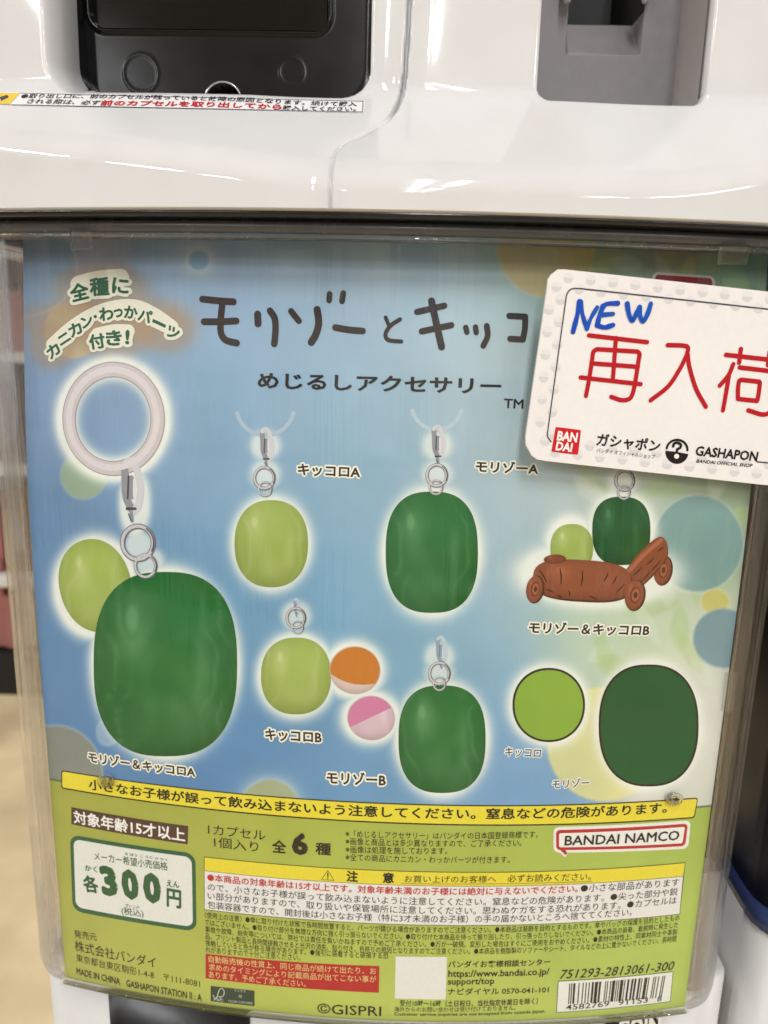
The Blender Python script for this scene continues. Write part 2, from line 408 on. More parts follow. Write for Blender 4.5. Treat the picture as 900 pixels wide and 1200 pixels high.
T('maker_lettering', poster, 'MADE IN CHINA　GASHAPON STATION Ⅱ : A', (90, 1141.5), (236.7, 1173), 8.5, INK, .02)
T('count_lettering', poster, '1カプセル', (244, 977), (311, 984.5), 12, DK, .018)
T('count_lettering', poster, '1個入り', (251, 992.5), (303, 998.5), 12.5, DK, .018)
T('count_lettering', poster, '全', (319, 998.5), (335.5, 1000), 15, DK, .03)
T('count_lettering', poster, '6', (342, 1001), (361, 1002.5), 26, DK, .06)
T('count_lettering', poster, '種', (369.5, 1001), (387.8, 1002.5), 14.5, DK, .03)
for i, (t, x, y0, y1) in enumerate((('※「めじるしアクセサリー」はバンダイの日本国登録商標です。', 630, 980.8, 981.5), ('※画像と商品とは多少異なりますので、ご了承ください。', 611, 989.5, 991.3), ('※画像は処理を施しております。', 524, 999, 1001), ('※全ての商品にカニカン・わっかパーツが付きます。', 597, 1008, 1011))):
    T('notice_lettering', poster, t, (405, y0), (x, y1), 8.3, INK, .018)
T('publisher_lettering', poster, 'BANDAI NAMCO', (661, 990.5), (795, 984), 11.5, INK, .022, 7)
T('caution_heading', poster, '注', (406, 1032.5), (419.5, 1033.3), 13, INK, .04, 6)
T('caution_heading', poster, '意', (448.5, 1034.3), (461.8, 1034.6), 12.5, INK, .04, 6)
T('caution_heading', poster, 'お買い上げのお客様へ', (474, 1033.5), (581, 1033.8), 8.5, INK, .018, 6)
T('caution_heading', poster, '必ずお読みください。', (594.4, 1033.5), (692, 1030.8), 9, INK, .018, 6)
RD = (196, 40, 44)
T('caution_lettering', poster, '●本商品の対象年齢は15才以上です。対象年齢未満のお子様には絶対に与えないでください。', (243.3, 1032), (676.7, 1045.2), 9.2, RD, .02, 6)
T('caution_lettering', poster, '●小さな部品があります', (680, 1045.2), (795, 1037.8), 9.2, INK, .018, 6)
T('caution_lettering', poster, 'ので、小さなお子様が誤って飲み込まないように注意してください。窒息などの危険があります。●尖った部分や鋭', (243.8, 1043), (793.3, 1048.5), 9.2, INK, .018, 6)
T('caution_lettering', poster, 'い部分がありますので、取り扱いや保管場所に注意してください。思わぬケガをする恐れがあります。●カプセルは', (243.8, 1053.3), (792, 1058.7), 9.2, INK, .018, 6)
T('caution_lettering', poster, '包装容器ですので、開封後は小さなお子様（特に3才未満のお子様）の手の届かないところへ捨ててください。', (243.8, 1064), (740, 1072.5), 9.2, INK, .018, 6)
for t, a, b in (('〈使用上の注意〉●傘に取り付けた状態で長時間放置すると、パーツが錆びる場合がありますのでご注意ください。●本商品は装飾を目的とするものです。傘やバッグの保護を目的としたもの', (240, 1075.5), (795.5, 1078.6)),
                ('ではございません。●取り付け部分を無理な方向に強く引っ張らないでください。●取り付けた本商品を持って振り回したり、引っ張ったりしないでください。●本商品の装着、着脱時に発生した', (240.3, 1083.8), (794, 1086.8)),
                ('事故や故障、紛失等については、弊社では責任を負いかねますので予めご了承ください。●万が一破損、変形した場合はすぐにご使用をおやめください。●素材の特性上、同素材同士や革製', (240.5, 1092), (793, 1095.2)),
                ('品、プリント製品と長時間接触させると光沢の消失、貼り付き、色移りの原因となりますのでご注意ください。●本商品を樹脂製のソファーやシート、タイルなどの上に置かないでください。長時間', (240.8, 1100), (792, 1103.2)),
                ('接触していると色が移る場合があります。●強引に装着すると破損する恐', (241, 1108), (455, 1123.5)),
                ('れがありますので十分ご注意ください。', (241.3, 1116), (351.8, 1125.5))):
    T('care_lettering', poster, t, a, b, 7.6, INK, .018, 4)
for t, a, b in (('自動販売機の性質上、同じ商品が続けて出たり、お', (245, 1127), (441, 1141.5)), ('求めのタイミングにより記載商品が出てこない事が', (245, 1136.3), (441, 1151)), ('あります。予めご了承ください。', (245, 1145), (358.4, 1156.3))):
    T('vending_lettering', poster, t, a, b, 8, (240, 214, 140), .018, 6)
T('certification_lettering', poster, 'ミックス', (275, 1161.5), (288, 1162.8), 3, (190, 195, 180), .01, 6)
T('certification_lettering', poster, '紙', (280, 1168.5), (284, 1169), 3.6, (190, 195, 180), .01, 6)
T('certification_lettering', poster, 'FSC', (251, 1172), (262, 1173.2), 3, (215, 218, 205), .02, 6)
T('certification_lettering', poster, 'FSC® C031988', (268, 1174), (296, 1176.6), 3, (190, 195, 180), .01, 6)
T('copyright_lettering', poster, '©GISPRI', (371.6, 1187), (446.7, 1190.5), 12, INK, .006)
T('contact_lettering', poster, 'バンダイお客様相談センター', (525, 1133.8), (644.4, 1130.6), 8, INK, .012)
T('contact_lettering', poster, 'https://www.bandai.co.jp/', (525, 1147), (643.3, 1144.2), 10.5, INK, .014)
T('contact_lettering', poster, 'support/top', (524.6, 1156), (579, 1155), 10, INK, .014)
T('contact_lettering', poster, 'ナビダイヤル 0570-041-101', (524.6, 1165.6), (642.7, 1163), 8, INK, .01)
T('contact_lettering', poster, '受付10時〜16時（土日祝日、当社指定休業日を除く）', (468.4, 1179), (630, 1176.3), 7.6, INK, .01)
T('contact_lettering', poster, '海外からのお問い合わせは受け付けておりません。', (462, 1185.3), (604, 1183.3), 6, INK, .018)
T('contact_lettering', poster, 'Customer service inquiries are not accepted from outside Japan.', (462, 1190.8), (639, 1187.3), 5, INK, .01)
T('product_number', poster, '751293-2813061-300', (655, 1147), (788, 1136.5), 10.5, INK, .006, 4, it=.22)
T('barcode_lettering', poster, '4582769', (662.7, 1183.3), (713.5, 1178.6), 6.3, INK, .004, 6)
T('barcode_lettering', poster, '91153', (724, 1177.6), (758.7, 1174.4), 6.3, INK, .004, 6)
T('barcode_lettering', poster, '8', (769.5, 1173.3), (774.5, 1172.9), 6.3, INK, .004, 6)

# the hand-lettered shop card: a flat card taped to the front of the clear cover
cover = Sheet(.0028, lean=False)
uu, vv = cover.inv(700, 470); a0 = cover.pos(uu, vv)[0]
uu, vv = cover.inv(885, 470); a1 = cover.pos(uu, vv)[0]
up_ = np.array([0, 0, 1.]); card = Plane(a0+np.array([0, -.0035, 0]), (a1-a0)*np.array([1, 1, 0]), up_)
T('shop_lettering', card, 'ガシャポン', (698, 522.5), (772, 530.5), 15.5, INK, .03, 4)
T('shop_lettering', card, 'バンダイ オフィシャルショップ', (698.7, 530), (767, 537.8), 5.2, INK, .016, 4)
T('shop_lettering', card, 'GASHAPON', (814, 533.8), (886.6, 540.8), 11.5, INK, .035, 4)
T('shop_lettering', card, 'BANDAI OFFICIAL SHOP', (815.4, 542), (880.7, 547.6), 4, INK, .02, 4, it=.2)
T('logo_lettering', card, 'BAN', (652, 516), (675.5, 518.5), 11.5, (248, 244, 240), .045, 5)
T('logo_lettering', card, 'DAI', (650.5, 527.5), (669.5, 529.8), 10.5, (248, 244, 240), .045, 5)
T('marker_question', card, '?', (789, 529), (797.5, 530), 14, INK, .05, 5)
# the long warning strip stuck on the sloping shelf of the white housing is lettered further down
STICK = []
flush_later = True

# ================================================================ white housing: one moulded front, a height field Y(X, z)
def sag(X, R=.60): return R-np.sqrt(np.maximum(R*R-np.clip(X, -.45, .45)**2, 1e-6))
Y_SK = -.010                                            # front of the skirt at the middle
zb = hitY(450, 245, Y_SK)[2]                            # lower edge of the housing
z1 = hitY(450, 203, Y_SK)[2]; ANG = math.tan(math.radians(41)); Y_UP = .0255
def smin(a, b, k): h = np.clip(.5+.5*(b-a)/k, 0, 1); return b*(1-h)+a*h-k*h*(1-h)
def smax(a, b, k): return -smin(-a, -b, k)
ZTOP_ = z1+(Y_UP-Y_SK)*ANG
def fold(X):      # the fold between skirt and shelf climbs towards both ends
    return z1+.10*np.maximum(0, -X-.015)*np.clip((-X-.015)/.03, 0, 1)+3.2*np.maximum(0, X-.070)**2
def base_Y(X, z):
    X = np.asarray(X, float); zf = fold(X)
    p = smax(0*z, (z-zf)/ANG, .006); p = smin(p, 0*z+(ZTOP_-zf)/ANG+(z-z1-.03)*.03, .0035)
    return Y_SK+p+sag(X)
def hit_field(px, py, fn, y0=0.):
    o, d = ray(px, py); Y = y0
    for _ in range(30):
        P = o+d*((Y-o[1])/d[1]); Y = .5*Y+.5*float(fn(np.array(P[0]), np.array(P[2])))
    return o+d*((Y-o[1])/d[1])
def hp(px, py): P = hit_field(px, py, base_Y); return P[0], P[2]
def rr_sdf(X, z, x0, x1, z0, z1_, r):
    cx, cz = (x0+x1)/2, (z0+z1_)/2; hx, hz = (x1-x0)/2-r, (z1_-z0)/2-r
    qx, qz = np.abs(X-cx)-hx, np.abs(z-cz)-hz
    return np.hypot(np.maximum(qx, 0), np.maximum(qz, 0))+np.minimum(np.maximum(qx, qz), 0)-r
def seg_dist(X, z, P):
    d = np.full(X.shape, 9.)
    for (ax, az), (bx, bz) in zip(P[:-1], P[1:]):
        L = (bx-ax)**2+(bz-az)**2; t = np.clip(((X-ax)*(bx-ax)+(z-az)*(bz-az))/L, 0, 1)
        d = np.minimum(d, np.hypot(X-ax-t*(bx-ax), z-az-t*(bz-az)))
    return d
seam = catmull([hp(*p) for p in ((387, 246), (387, 222), (387, 200), (391, 181), (404, 167), (430, 155), (453, 141), (467, 120), (474, 90), (477, 50), (480, 0), (485, -70))], 5)
seam = [tuple(p) for p in seam]
zmid = hp(425, 152)[1]
LX0, LZ0 = hp(88, 106); LX1, _ = hp(434, 60); LZ0 = hp(250, 108.8)[1]
FX0, _ = hp(50, 60)
CX0, _ = hp(632, 60); CX1, _ = hp(829, 80); CZ0 = hp(730, 121)[1]
TOPZ = hp(450, -60)[1]+.05
def house_Y(X, z, parts=False):
    Y = base_Y(X, z)
    ds = seg_dist(X, z, seam)
    right_of = X > np.interp(z, [p[1] for p in seam], [p[0] for p in seam])
    mid_ = np.exp(-((z-zmid)/.0075)**4)               # the gap closes to a soft crease where it turns
    Y = Y+.0012*np.exp(-(ds/.0035)**2)*np.where(right_of, .6, 1.)*(1-.45*mid_)+(1-.93*mid_)*.008*np.clip(1-(ds/np.where(z > z1+.012, .0008, .0005))**2, 0, 1)*np.where(z > z1+.012, 1, .35)
    big = rr_sdf(X, z, FX0, LX1+.001, LZ0-.0015, LZ0+.3, .012)
    ramp = np.clip(-big/(LX0-FX0), 0, 1); ramp = ramp*ramp*(3-2*ramp)
    leftside = np.clip((LX0+.01-X)/.01, 0, 1)
    Y = Y+.026*ramp*leftside
    s1 = rr_sdf(X, z, LX0, LX1, LZ0, LZ0+.3, .0095)
    s2 = rr_sdf(X, z, CX0, CX1, CZ0, CZ0+.3, .0048)
    for s in (s1, s2):
        Y = Y+.0006*np.clip(1+np.minimum(0, -s)/.0012, 0, 1)**2*(s > 0)+.0006*(s <= 0)
    Y = Y+.060*np.clip(-s1/.0006, 0, 1)
    D2 = .027+(Y_UP+.008-Y) *0
    inner = np.clip(-s2/.0006, 0, 1)
    flat = Y_UP+.035+.0*X                                # flat back wall of the coin recess
    Y = np.where(s2 < 0, Y*(1-inner)+flat*inner, Y)
    if parts: return Y, s1, s2
    return Y
machine = thing('capsule_machine', 'white capsule vending machine with black outlet, grey coin slot and clear curved cover', 'vending machine', (0, .08, zb-.24))
nx, nz = 900, 380
Xg = np.linspace(-.205, .213, nx); Zg = np.concatenate([np.linspace(zb, z1+.004, 50), np.linspace(z1+.004, TOPZ, nz-50+1)[1:]])
XX, ZZ = np.meshgrid(Xg, Zg, indexing='ij')
YY, S1, S2 = house_Y(XX, ZZ, True)
# slot in the coin recess's back wall: two side walls and a back that slants away upwards
yb = Y_UP+.035
def cb(px, py): P = hitY(px, py, yb); return P[0], P[2]
TX0 = cb(663.5, 60)[0]; TX1 = cb(750.5, 60)[0]; TZ0 = cb(706, 64)[1]; TZ1 = cb(706, 11)[1]
ts = rr_sdf(XX, ZZ, TX0, TX1, TZ0, TZ0+.2, .0006)
inn = np.clip(-ts/.0004, 0, 1)
YY = np.where((S2 < -.002) & (ts < 0), yb+inn*(.0004+.9*np.clip(ZZ-TZ0, 0, .02)+.03*(ZZ > TZ1)), YY)
V = np.stack([XX, YY, ZZ], -1).reshape(-1, 3); ni, nj = XX.shape
idx = np.arange(ni*nj).reshape(ni, nj)
F = np.stack([idx[:-1, :-1], idx[1:, :-1], idx[1:, 1:], idx[:-1, 1:]], -1).reshape(-1, 4)
s1c = S1[:-1, :-1].ravel(); s2c = S2[:-1, :-1].ravel(); tsc = ts[:-1, :-1].ravel(); zc = ZZ[:-1, :-1].ravel()
hole = s1c < -.0012                                      # open: the outlet's own parts stand behind
grey = (s2c < -.0004)
blk = grey & (tsc < 0) & (zc > TZ1-.0004)
me = bpy.data.meshes.new('front_housing'); keep = ~hole
Vw = V+np.array([0, 0, Z0]); me.from_pydata(Vw.tolist(), [], F[keep].tolist()); me.update()
mi = np.where(blk, 2, np.where(grey, 1, 0))[keep]
for m in (WHITE, GREY, BLACKHOLE): me.materials.append(m)
me.polygons.foreach_set('material_index', mi.astype(np.int32)); me.polygons.foreach_set('use_smooth', [True]*int(keep.sum()))
ho = bpy.data.objects.new('front_housing', me); COL.objects.link(ho); ho.parent = machine; ho.matrix_parent_inverse = machine.matrix_world.inverted()
# housing underside and the body behind it
mb = MB()
pl = [(x, float(base_Y(np.array(x), np.array(zb)))) for x in np.linspace(-.205, .213, 60)]
Vv = []
for x, y in pl: Vv += [(x, y, zb), (x, y+.0008, zb-.0008), (x, y+.05, zb-.0008)]
mb.add(Vv, grid_faces(60, 3), WHITE)
mb.build('housing_underside', machine)
mb = MB(); box(mb, (-.205, .16, zb-.0005), (.213, .42, TOPZ), WHITE2); mb.build('rear_body', machine, smooth=False)
# light-grey right cheek of the coin recess
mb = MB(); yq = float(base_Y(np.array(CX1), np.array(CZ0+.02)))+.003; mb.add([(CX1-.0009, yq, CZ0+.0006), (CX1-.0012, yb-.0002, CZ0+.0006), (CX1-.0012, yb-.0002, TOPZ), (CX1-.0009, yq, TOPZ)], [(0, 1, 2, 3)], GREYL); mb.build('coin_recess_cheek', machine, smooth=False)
# prongs in the coin slot
def tube(mb, P, r, mat, n=10, cap=True):
    P = [np.array(p, float) for p in P]; V = []
    for i, p in enumerate(P):
        t = P[min(i+1, len(P)-1)]-P[max(i-1, 0)]; t /= np.linalg.norm(t)
        a = np.cross(t, (0.1, .2, 1.)); a /= np.linalg.norm(a); b = np.cross(t, a)
        rr = r if not hasattr(r, '__len__') else r[i]
        for k in range(n):
            q = 2*math.pi*k/n; V.append(p+rr*(math.cos(q)*a+math.sin(q)*b))
    F = [(i*n+k, i*n+(k+1) % n, (i+1)*n+(k+1) % n, (i+1)*n+k) for i in range(len(P)-1) for k in range(n)]
    if cap: F += [tuple(range(n))[::-1], tuple(range((len(P)-1)*n, len(P)*n))]
    mb.add(V, F, mat)
for px in (664.5, 756.5):
    mb2 = MB(); p0 = hitY(px, -18, yb-.001); p1 = hitY(px, 2, yb-.006)
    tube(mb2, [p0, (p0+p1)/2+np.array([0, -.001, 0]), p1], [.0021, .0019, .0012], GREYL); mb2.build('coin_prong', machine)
# black outlet: door panel, its framed window, embossed rings, finger hole
yd = Y_UP+.010
def dz(px, py): P = hitY(px, py, yd); return P[0], P[2]
xa, za = dz(70, 118); xb, _ = dz(450, 118); zt = TOPZ+.01
gx = np.linspace(LX0-.0008, LX1+.0008, 260); gz = np.linspace(za-.006, zt, 200); GX, GZ = np.meshgrid(gx, gz, indexing='ij')
ix0, iz0 = dz(106, 34); ix1, _ = dz(386, 34)
s = rr_sdf(GX, GZ, ix0, ix1, iz0, iz0+.3, .005)
gy = yd+.0025*np.clip(-s/.001, 0, 1)-.0009*np.exp(-((s-.0004)/.0006)**2)
ex0, _ = dz(97, 60); ex1, _ = dz(428, 60)
s = rr_sdf(GX, GZ, ex0, ex1, za, za+.5, .012); gy = gy-.006*np.clip(s/.006, 0, 1)**2
for cx_, cy_, r in ((165, 86, 18), (342, 84, 13)):
    X_, Z_ = dz(cx_, cy_); rm = r*.29/900
    d_ = np.hypot(GX-X_, GZ-Z_); gy = gy-.00008*np.exp(-((d_-rm)/.0004)**2)
hx, hz = dz(262, 121); d_ = np.hypot(GX-hx, GZ-hz); gy = gy+.02*np.clip((.0062-d_)/.0006, 0, 1)
mb = MB(); mb.add(np.stack([GX, gy, GZ], -1), grid_faces(260, 200), BLACKG); mb.build('outlet_door', machine)
mb = MB(); tube(mb, [(hx+.0064*math.cos(a), yd-.0006, hz+.0064*math.sin(a)) for a in np.linspace(0, 2*math.pi, 40)], .00035, CHROME, 6, False); mb.build('finger_hole_rim', machine)
mb = MB()                                                # smoked window set in the door
mb.add([(ix0+.001, yd+.0018, iz0+.001), (ix1-.001, yd+.0018, iz0+.001), (ix1-.001, yd+.0018, zt), (ix0+.001, yd+.0018, zt)], [(0, 1, 2, 3)], SMOKE)
mb.build('smoked_window', machine, smooth=False)
mb = MB()                                                # dark lining of the opening
ring = []
for a in np.linspace(0, 1, 2): ring.append(a)
z_low = LZ0-.0004; inn_r = .0092
path = [(LX0-.0004, TOPZ), (LX0-.0004, z_low+inn_r)]+[(LX0-.0004+inn_r*(1-math.cos(a)), z_low+inn_r*(1-math.sin(a))) for a in np.linspace(0, math.pi/2, 8)][1:]
path += [(LX1+.0004-inn_r*(1-math.sin(a)), z_low+inn_r*(1-math.cos(a))) for a in np.linspace(0, math.pi/2, 8)]+[(LX1+.0004, TOPZ)]
Vv = []
for x, z in path: Vv += [(x, float(base_Y(np.array(x), np.array(z)))+.0035, z), (x, .10, z)]
mb.add(Vv, grid_faces(len(path), 2), BLACKG)
mb.build('outlet_lining', machine)

# --- curved trim and clear cover: sections swept along the plan of the case
def plan(off, half=.1405, r=.0165, depth=.15, n=46):
    """plan curve of the case, left rear to right rear; returns points and outward normals"""
    R = R_P; P = []; N = []
    xe = half-r; ae = math.asin(xe/R); ye = R*(1-math.cos(ae))
    c = np.array([xe-r*math.sin(ae), ye+r*math.cos(ae)])
    arc = [(R*math.sin(a), R*(1-math.cos(a)), math.sin(a), -math.cos(a)) for a in np.linspace(0, ae, n)]
    cor = [(c[0]+r*math.sin(a), c[1]-r*math.cos(a), math.sin(a), -math.cos(a)) for a in np.linspace(ae, math.pi/2, 12)][1:]
    sidex = c[0]+r; side = [(sidex, c[1]+d, 1, 0) for d in (.02, .06, depth)]
    right = arc+cor+side; left = [(-x, y, -nx_, ny_) for x, y, nx_, ny_ in right[1:]][::-1]
    return [((x+nx_*off), (y+ny_*off), nx_, ny_) for x, y, nx_, ny_ in left+right]
PL = plan(0.); NCOR = 14
def sweep(mb, prof, mats, lo=0, hi=None, closed=False):
    """prof: list of (offset outwards, z); long faces get a support edge near each end so they shade flat"""
    q = []; m0 = len(prof)
    for i in range(m0):
        a = np.array(prof[i]); q.append(tuple(a))
        if i == m0-1 and not closed: break
        b = np.array(prof[(i+1) % m0]); L = np.linalg.norm(b-a)
        if L > .0025: q += [tuple(a+(b-a)*.0003/L), tuple(b-(b-a)*.0003/L)]
    prof = q
    pts = PL[lo:hi]; V = []
    for x, y, nx_, ny_ in pts:
        for o, z in prof: V.append((x+nx_*o, y+ny_*o, z))
    m = len(prof); F = []
    for i in range(len(pts)-1):
        for j in range(m if closed else m-1):
            k = (j+1) % m; F.append((i*m+j, i*m+k, (i+1)*m+k, (i+1)*m+j))
    mb.add(V, F, mats)
zc1 = hitY(450, 283, -.006)[2]; zc2 = hitY(450, 274, -.006)[2]; zh = zb
mb = MB(); sweep(mb, [(.002, zh+.001), (.0085, zh-.0002), (.0095, zh-.0012), (.0085, zh-.0024), (.0040, zh-.0028)], TRIMB); mb.build('bead_trim', machine)
mb = MB(); sweep(mb, [(.0040, zh-.0027), (.0048, zh-.0032), (.0048, zc2+.0006), (.0036, zc2-.0002), (.000, zc2-.0006)], TRIM); mb.build('window_trim', machine)
ZBOT = hitY(450, 1207, -.0028)[2]
t = .0016; A0 = .0028
prof_front = [(A0, zc2-.0002), (A0, ZBOT+.004), (A0-.0006, ZBOT+.0016), (A0-.0022, ZBOT), (A0-.006, ZBOT-.0003), (A0-.006, ZBOT+.0008), (A0-.003, ZBOT+.0014), (A0-t, ZBOT+.004), (A0-t, zc2-.0002)]
ncorner = 3+11; NP = len(PL)
mb = MB(); sweep(mb, prof_front[:2]+[(A0-.0004, ZBOT+.0022)], CLEAR, ncorner, NP-ncorner); mb.build('cover_front', machine)
for lo, hi in ((0, ncorner+1), (NP-ncorner-1, NP)):
    mb = MB(); q = .0020
    sweep(mb, [(A0, zc2-.0002), (A0, ZBOT+.006), (A0-.0008, ZBOT+.002), (A0-.0026, ZBOT), (A0-.006, ZBOT), (A0-.006, ZBOT+.0022), (A0-.0042, ZBOT+.003), (A0-q, ZBOT+.007), (A0-q, zc2-.0002)], GLASS, lo, hi, closed=True); mb.build('cover_corner', machine)
mb = MB(); sweep(mb, [(A0, ZBOT+.0022), (A0+.0003, ZBOT+.0014), (A0-.0006, ZBOT+.0002), (A0-.003, ZBOT), (A0-.006, ZBOT), (A0-.006, ZBOT+.0012), (A0-.003, ZBOT+.0014), (A0-.0016, ZBOT+.0024)], CLEARLIP, ncorner, NP-ncorner, closed=True); mb.build('cover_bottom_lip', machine)
mb = MB(); sweep(mb, [(A0+.0002, zc2), (A0+.0012, zc2-.0006), (A0+.0010, zc1+.0004), (A0+.0001, zc1), (A0-.0012, zc1+.0002), (A0-.0012, zc2)], CLEARLIP, 0, NP, closed=True); mb.build('cover_top_lip', machine)

# ================================================================ inside the case
W_ = .1182
mb = MB(); box(mb, (-.100, .045, -.262), (.1245, .15, zh-.004), DARKIN); mb.build('capsule_bin', machine, smooth=False)
mb = MB(); box(mb, (.085, .030, -.215), (.1335, .16, zh-.005), DARKIN); mb.build('bin_side_wall', machine, smooth=False)
mb = MB(); box(mb, (.07, .020, ZBOT+.002), (.134, .17, -.200), WHITE2); mb.build('inner_base', machine, smooth=False)
mb = MB(); Vv = [(.1336, .030, -.150), (.1336, .15, -.205), (.1336, .15, -.190), (.1336, .030, -.135), (.1342, .030, -.150), (.1342, .15, -.205), (.1342, .15, -.190), (.1342, .030, -.135)]
mb.add(Vv, [(0, 1, 2, 3), (7, 6, 5, 4), (0, 4, 5, 1), (3, 2, 6, 7), (0, 3, 7, 4), (1, 5, 6, 2)], REDP); mb.build('inner_red_stripe', machine, smooth=False)
mb = MB(); box(mb, (-.118, .035, ZBOT+.001), (.07, .17, -.2025), WHITE2); mb.build('inner_base', machine, smooth=False)
# ================================================================ lower housing
yl = .012
xl = hitY(58, 1160, yl+.02)[0]; xk = hitY(131, 1185, yl+.012)[0]; xw = hitY(292, 1195, yl)[0]; xs = hitY(848, 1180, yl+.02)[0]
def lowpt(x, extra=0): return (x, yl+float(sag(np.array(x), .6))*1.0+extra)
mb = MB(); xs_ = np.linspace(xl+.006, xs-.006, 60)
pts = [(xl, .12)]+[(xl+.006*(1-math.cos(a)), lowpt(xl)[1]+.006*(1-math.sin(a))) for a in np.linspace(0, math.pi/2, 8)]
pts += [lowpt(x) for x in xs_[1:-1]]+[(xs-.006*(1-math.sin(a)), lowpt(xs)[1]+.006*(1-math.cos(a))) for a in np.linspace(0, math.pi/2, 8)]+[(xs, .12)]
Vv = []
for x, y in pts: Vv += [(x, y, ZBOT-.14), (x, y, ZBOT-.0012), (x, y+.004, ZBOT-.0008), (x, .12, ZBOT-.0008)]
mb.add(Vv, grid_faces(len(pts), 4), WHITE2); mb.build('lower_housing', machine)
mb = MB()
for x0, x1, m, e in ((xk, xw, BLACKG, -.0007),):
    Vv = []
    xx_ = np.linspace(x0, x1, 14)
    for x in xx_: Vv += [(lowpt(x, e)[0], lowpt(x, e)[1], ZBOT-.13), (lowpt(x, e)[0], lowpt(x, e)[1], ZBOT-.0014), (lowpt(x, e)[0], lowpt(x, e)[1]+.003, ZBOT-.0012)]
    mb.add(Vv, grid_faces(14, 3), m)
mb.build('lower_display', machine)
low = Plane((lowpt(.075)[0], lowpt(.075)[1]-.0002, ZBOT-.02), (1, float(sag(np.array(.076))-sag(np.array(.074)))/.002, 0), (0, 0, 1))
T('coin_lettering', low, 'COIN', (722, 1217), (773, 1212), 23, (240, 238, 232), .05, 10)
# ---- the sticker's plane on the shelf of the housing
def hf(px, py): return hit_field(px, py, base_Y)
p0, p1, p2 = hf(10, 116), hf(420, 125), hf(215, 112)
n_ = np.cross(p1-p0, p2-p0)
class Field(Surf):
    def guess(s, px, py): P = [hf(float(a), float(b)) for a, b in zip(px, py)]; return np.array([p[0] for p in P]), np.array([p[2] for p in P])
    def inv(s, px, py):
        px = np.atleast_1d(np.asarray(px, float)); py = np.atleast_1d(np.asarray(py, float)); return s.guess(px, py)
    def pos(s, u, v, off=0.): return np.stack([u, house_Y(u, v)-off*1.2, v+off*.6], -1)
shelf = Field()
T('sticker_lettering', shelf, '●取り出し口に、前のカプセルが残っていると故障の原因となります。続けて購入', (24, 116), (418, 125.6), 5.2, (22, 22, 26), .012, 7)
T('sticker_lettering', shelf, 'される際は、必ず', (31, 122), (116, 124), 5, (22, 22, 26), .012, 7)
T('sticker_lettering', shelf, '前のカプセルを取り出してから', (117, 124.6), (330, 129.6), 6.2, (200, 36, 42), .03, 7)
T('sticker_lettering', shelf, '購入してください。', (331, 129.4), (417, 131), 5, (22, 22, 26), .012, 7)
flush()

# ================================================================ the poster
pos_l = 'blue and green poster with brown title, keyring pictures and price panel behind clear cover'
post = thing('product_poster', pos_l, 'poster', (0, 0, -.237))
ZT = float(poster.inv(440, 281)[1][0]); ZBm = ZBOT+.0003
nu, nv = 430, 420
U = np.linspace(-.125, .125, nu); Vv_ = np.linspace(ZBm, ZT, nv); UU, VV = np.meshgrid(U, Vv_, indexing='ij')
P3 = poster.pos(UU.ravel(), VV.ravel()); px, py = project(P3)
# watercolour ground: blended patches of ink colour
ctrl = [(60, 300, 140, 160, 190, 90), (250, 300, 140, 168, 198, 90), (420, 300, 158, 180, 200, 90), (540, 300, 165, 190, 200, 70), (700, 300, 140, 165, 140, 70), (860, 300, 138, 172, 140, 80),
        (60, 450, 132, 158, 192, 80), (250, 420, 148, 180, 210, 90), (430, 430, 165, 195, 215, 90), (580, 430, 190, 208, 212, 70),
        (60, 620, 105, 140, 180, 70), (250, 520, 135, 170, 200, 80), (420, 560, 140, 178, 200, 80), (600, 560, 178, 198, 205, 70), (720, 560, 188, 200, 188, 60), (860, 590, 160, 180, 150, 50),
        (60, 780, 96, 138, 182, 80), (260, 700, 112, 162, 198, 80), (420, 740, 130, 176, 205, 80), (600, 700, 165, 195, 210, 60), (720, 760, 200, 215, 180, 60), (850, 830, 222, 222, 214, 60),
        (120, 900, 92, 138, 186, 80), (300, 900, 92, 142, 192, 80), (450, 900, 112, 158, 198, 80), (590, 860, 130, 172, 212, 60), (590, 930, 125, 168, 210, 50), (820, 910, 218, 218, 206, 50), (700, 720, 195, 215, 185, 40), (520, 780, 140, 185, 205, 60), (880, 760, 180, 200, 170, 30)]
num = np.zeros((len(px), 3)); den = np.zeros(len(px))
for x, y, r, g, b, s in ctrl:
    w_ = np.exp(-((px-x)**2+(py-y)**2)/(2*s*s))+1e-9; num += w_[:, None]*np.array([r, g, b]); den += w_
colr = num/den[:, None]
def over(c, a): global colr; colr = colr*(1-a[:, None])+np.asarray(c, float)*a[:, None]
def sd(x, y, rx, ry): return (np.hypot((px-x)/rx, (py-y)/ry)-1)*min(rx, ry)
def sm(d, e=1.5): return np.clip(.5-d/(2*e), 0, 1)
# loose leaf shapes, upper right and lower right
for i in range(46):
    x, y = rng.uniform(690, 870), rng.uniform(560, 800)
    if i < 12: x, y = rng.uniform(600, 860), rng.uniform(295, 340)
    a = rng.uniform(0, 3.14); L, B = rng.uniform(14, 34), rng.uniform(7, 14)
    X_ = (px-x)*math.cos(a)+(py-y)*math.sin(a); Y_ = -(px-x)*math.sin(a)+(py-y)*math.cos(a)
    d = (np.abs(X_/L)**1.5+np.abs(Y_/B)**1.5-1)*B
    over((172, 200, 128) if i % 3 else (226, 232, 214), sm(d, 3)*.38)
def circ(x, y, rx, ry, c, a=.8, rim=.0, halo=0.):
    d = sd(x, y, rx, ry)
    if halo: over((240, 240, 226), np.exp(-np.clip(d, 0, 99)/7)*halo)
    over(c, sm(d)*a)
    if rim: over((225, 232, 235), np.exp(-(d/1.4)**2)*rim)
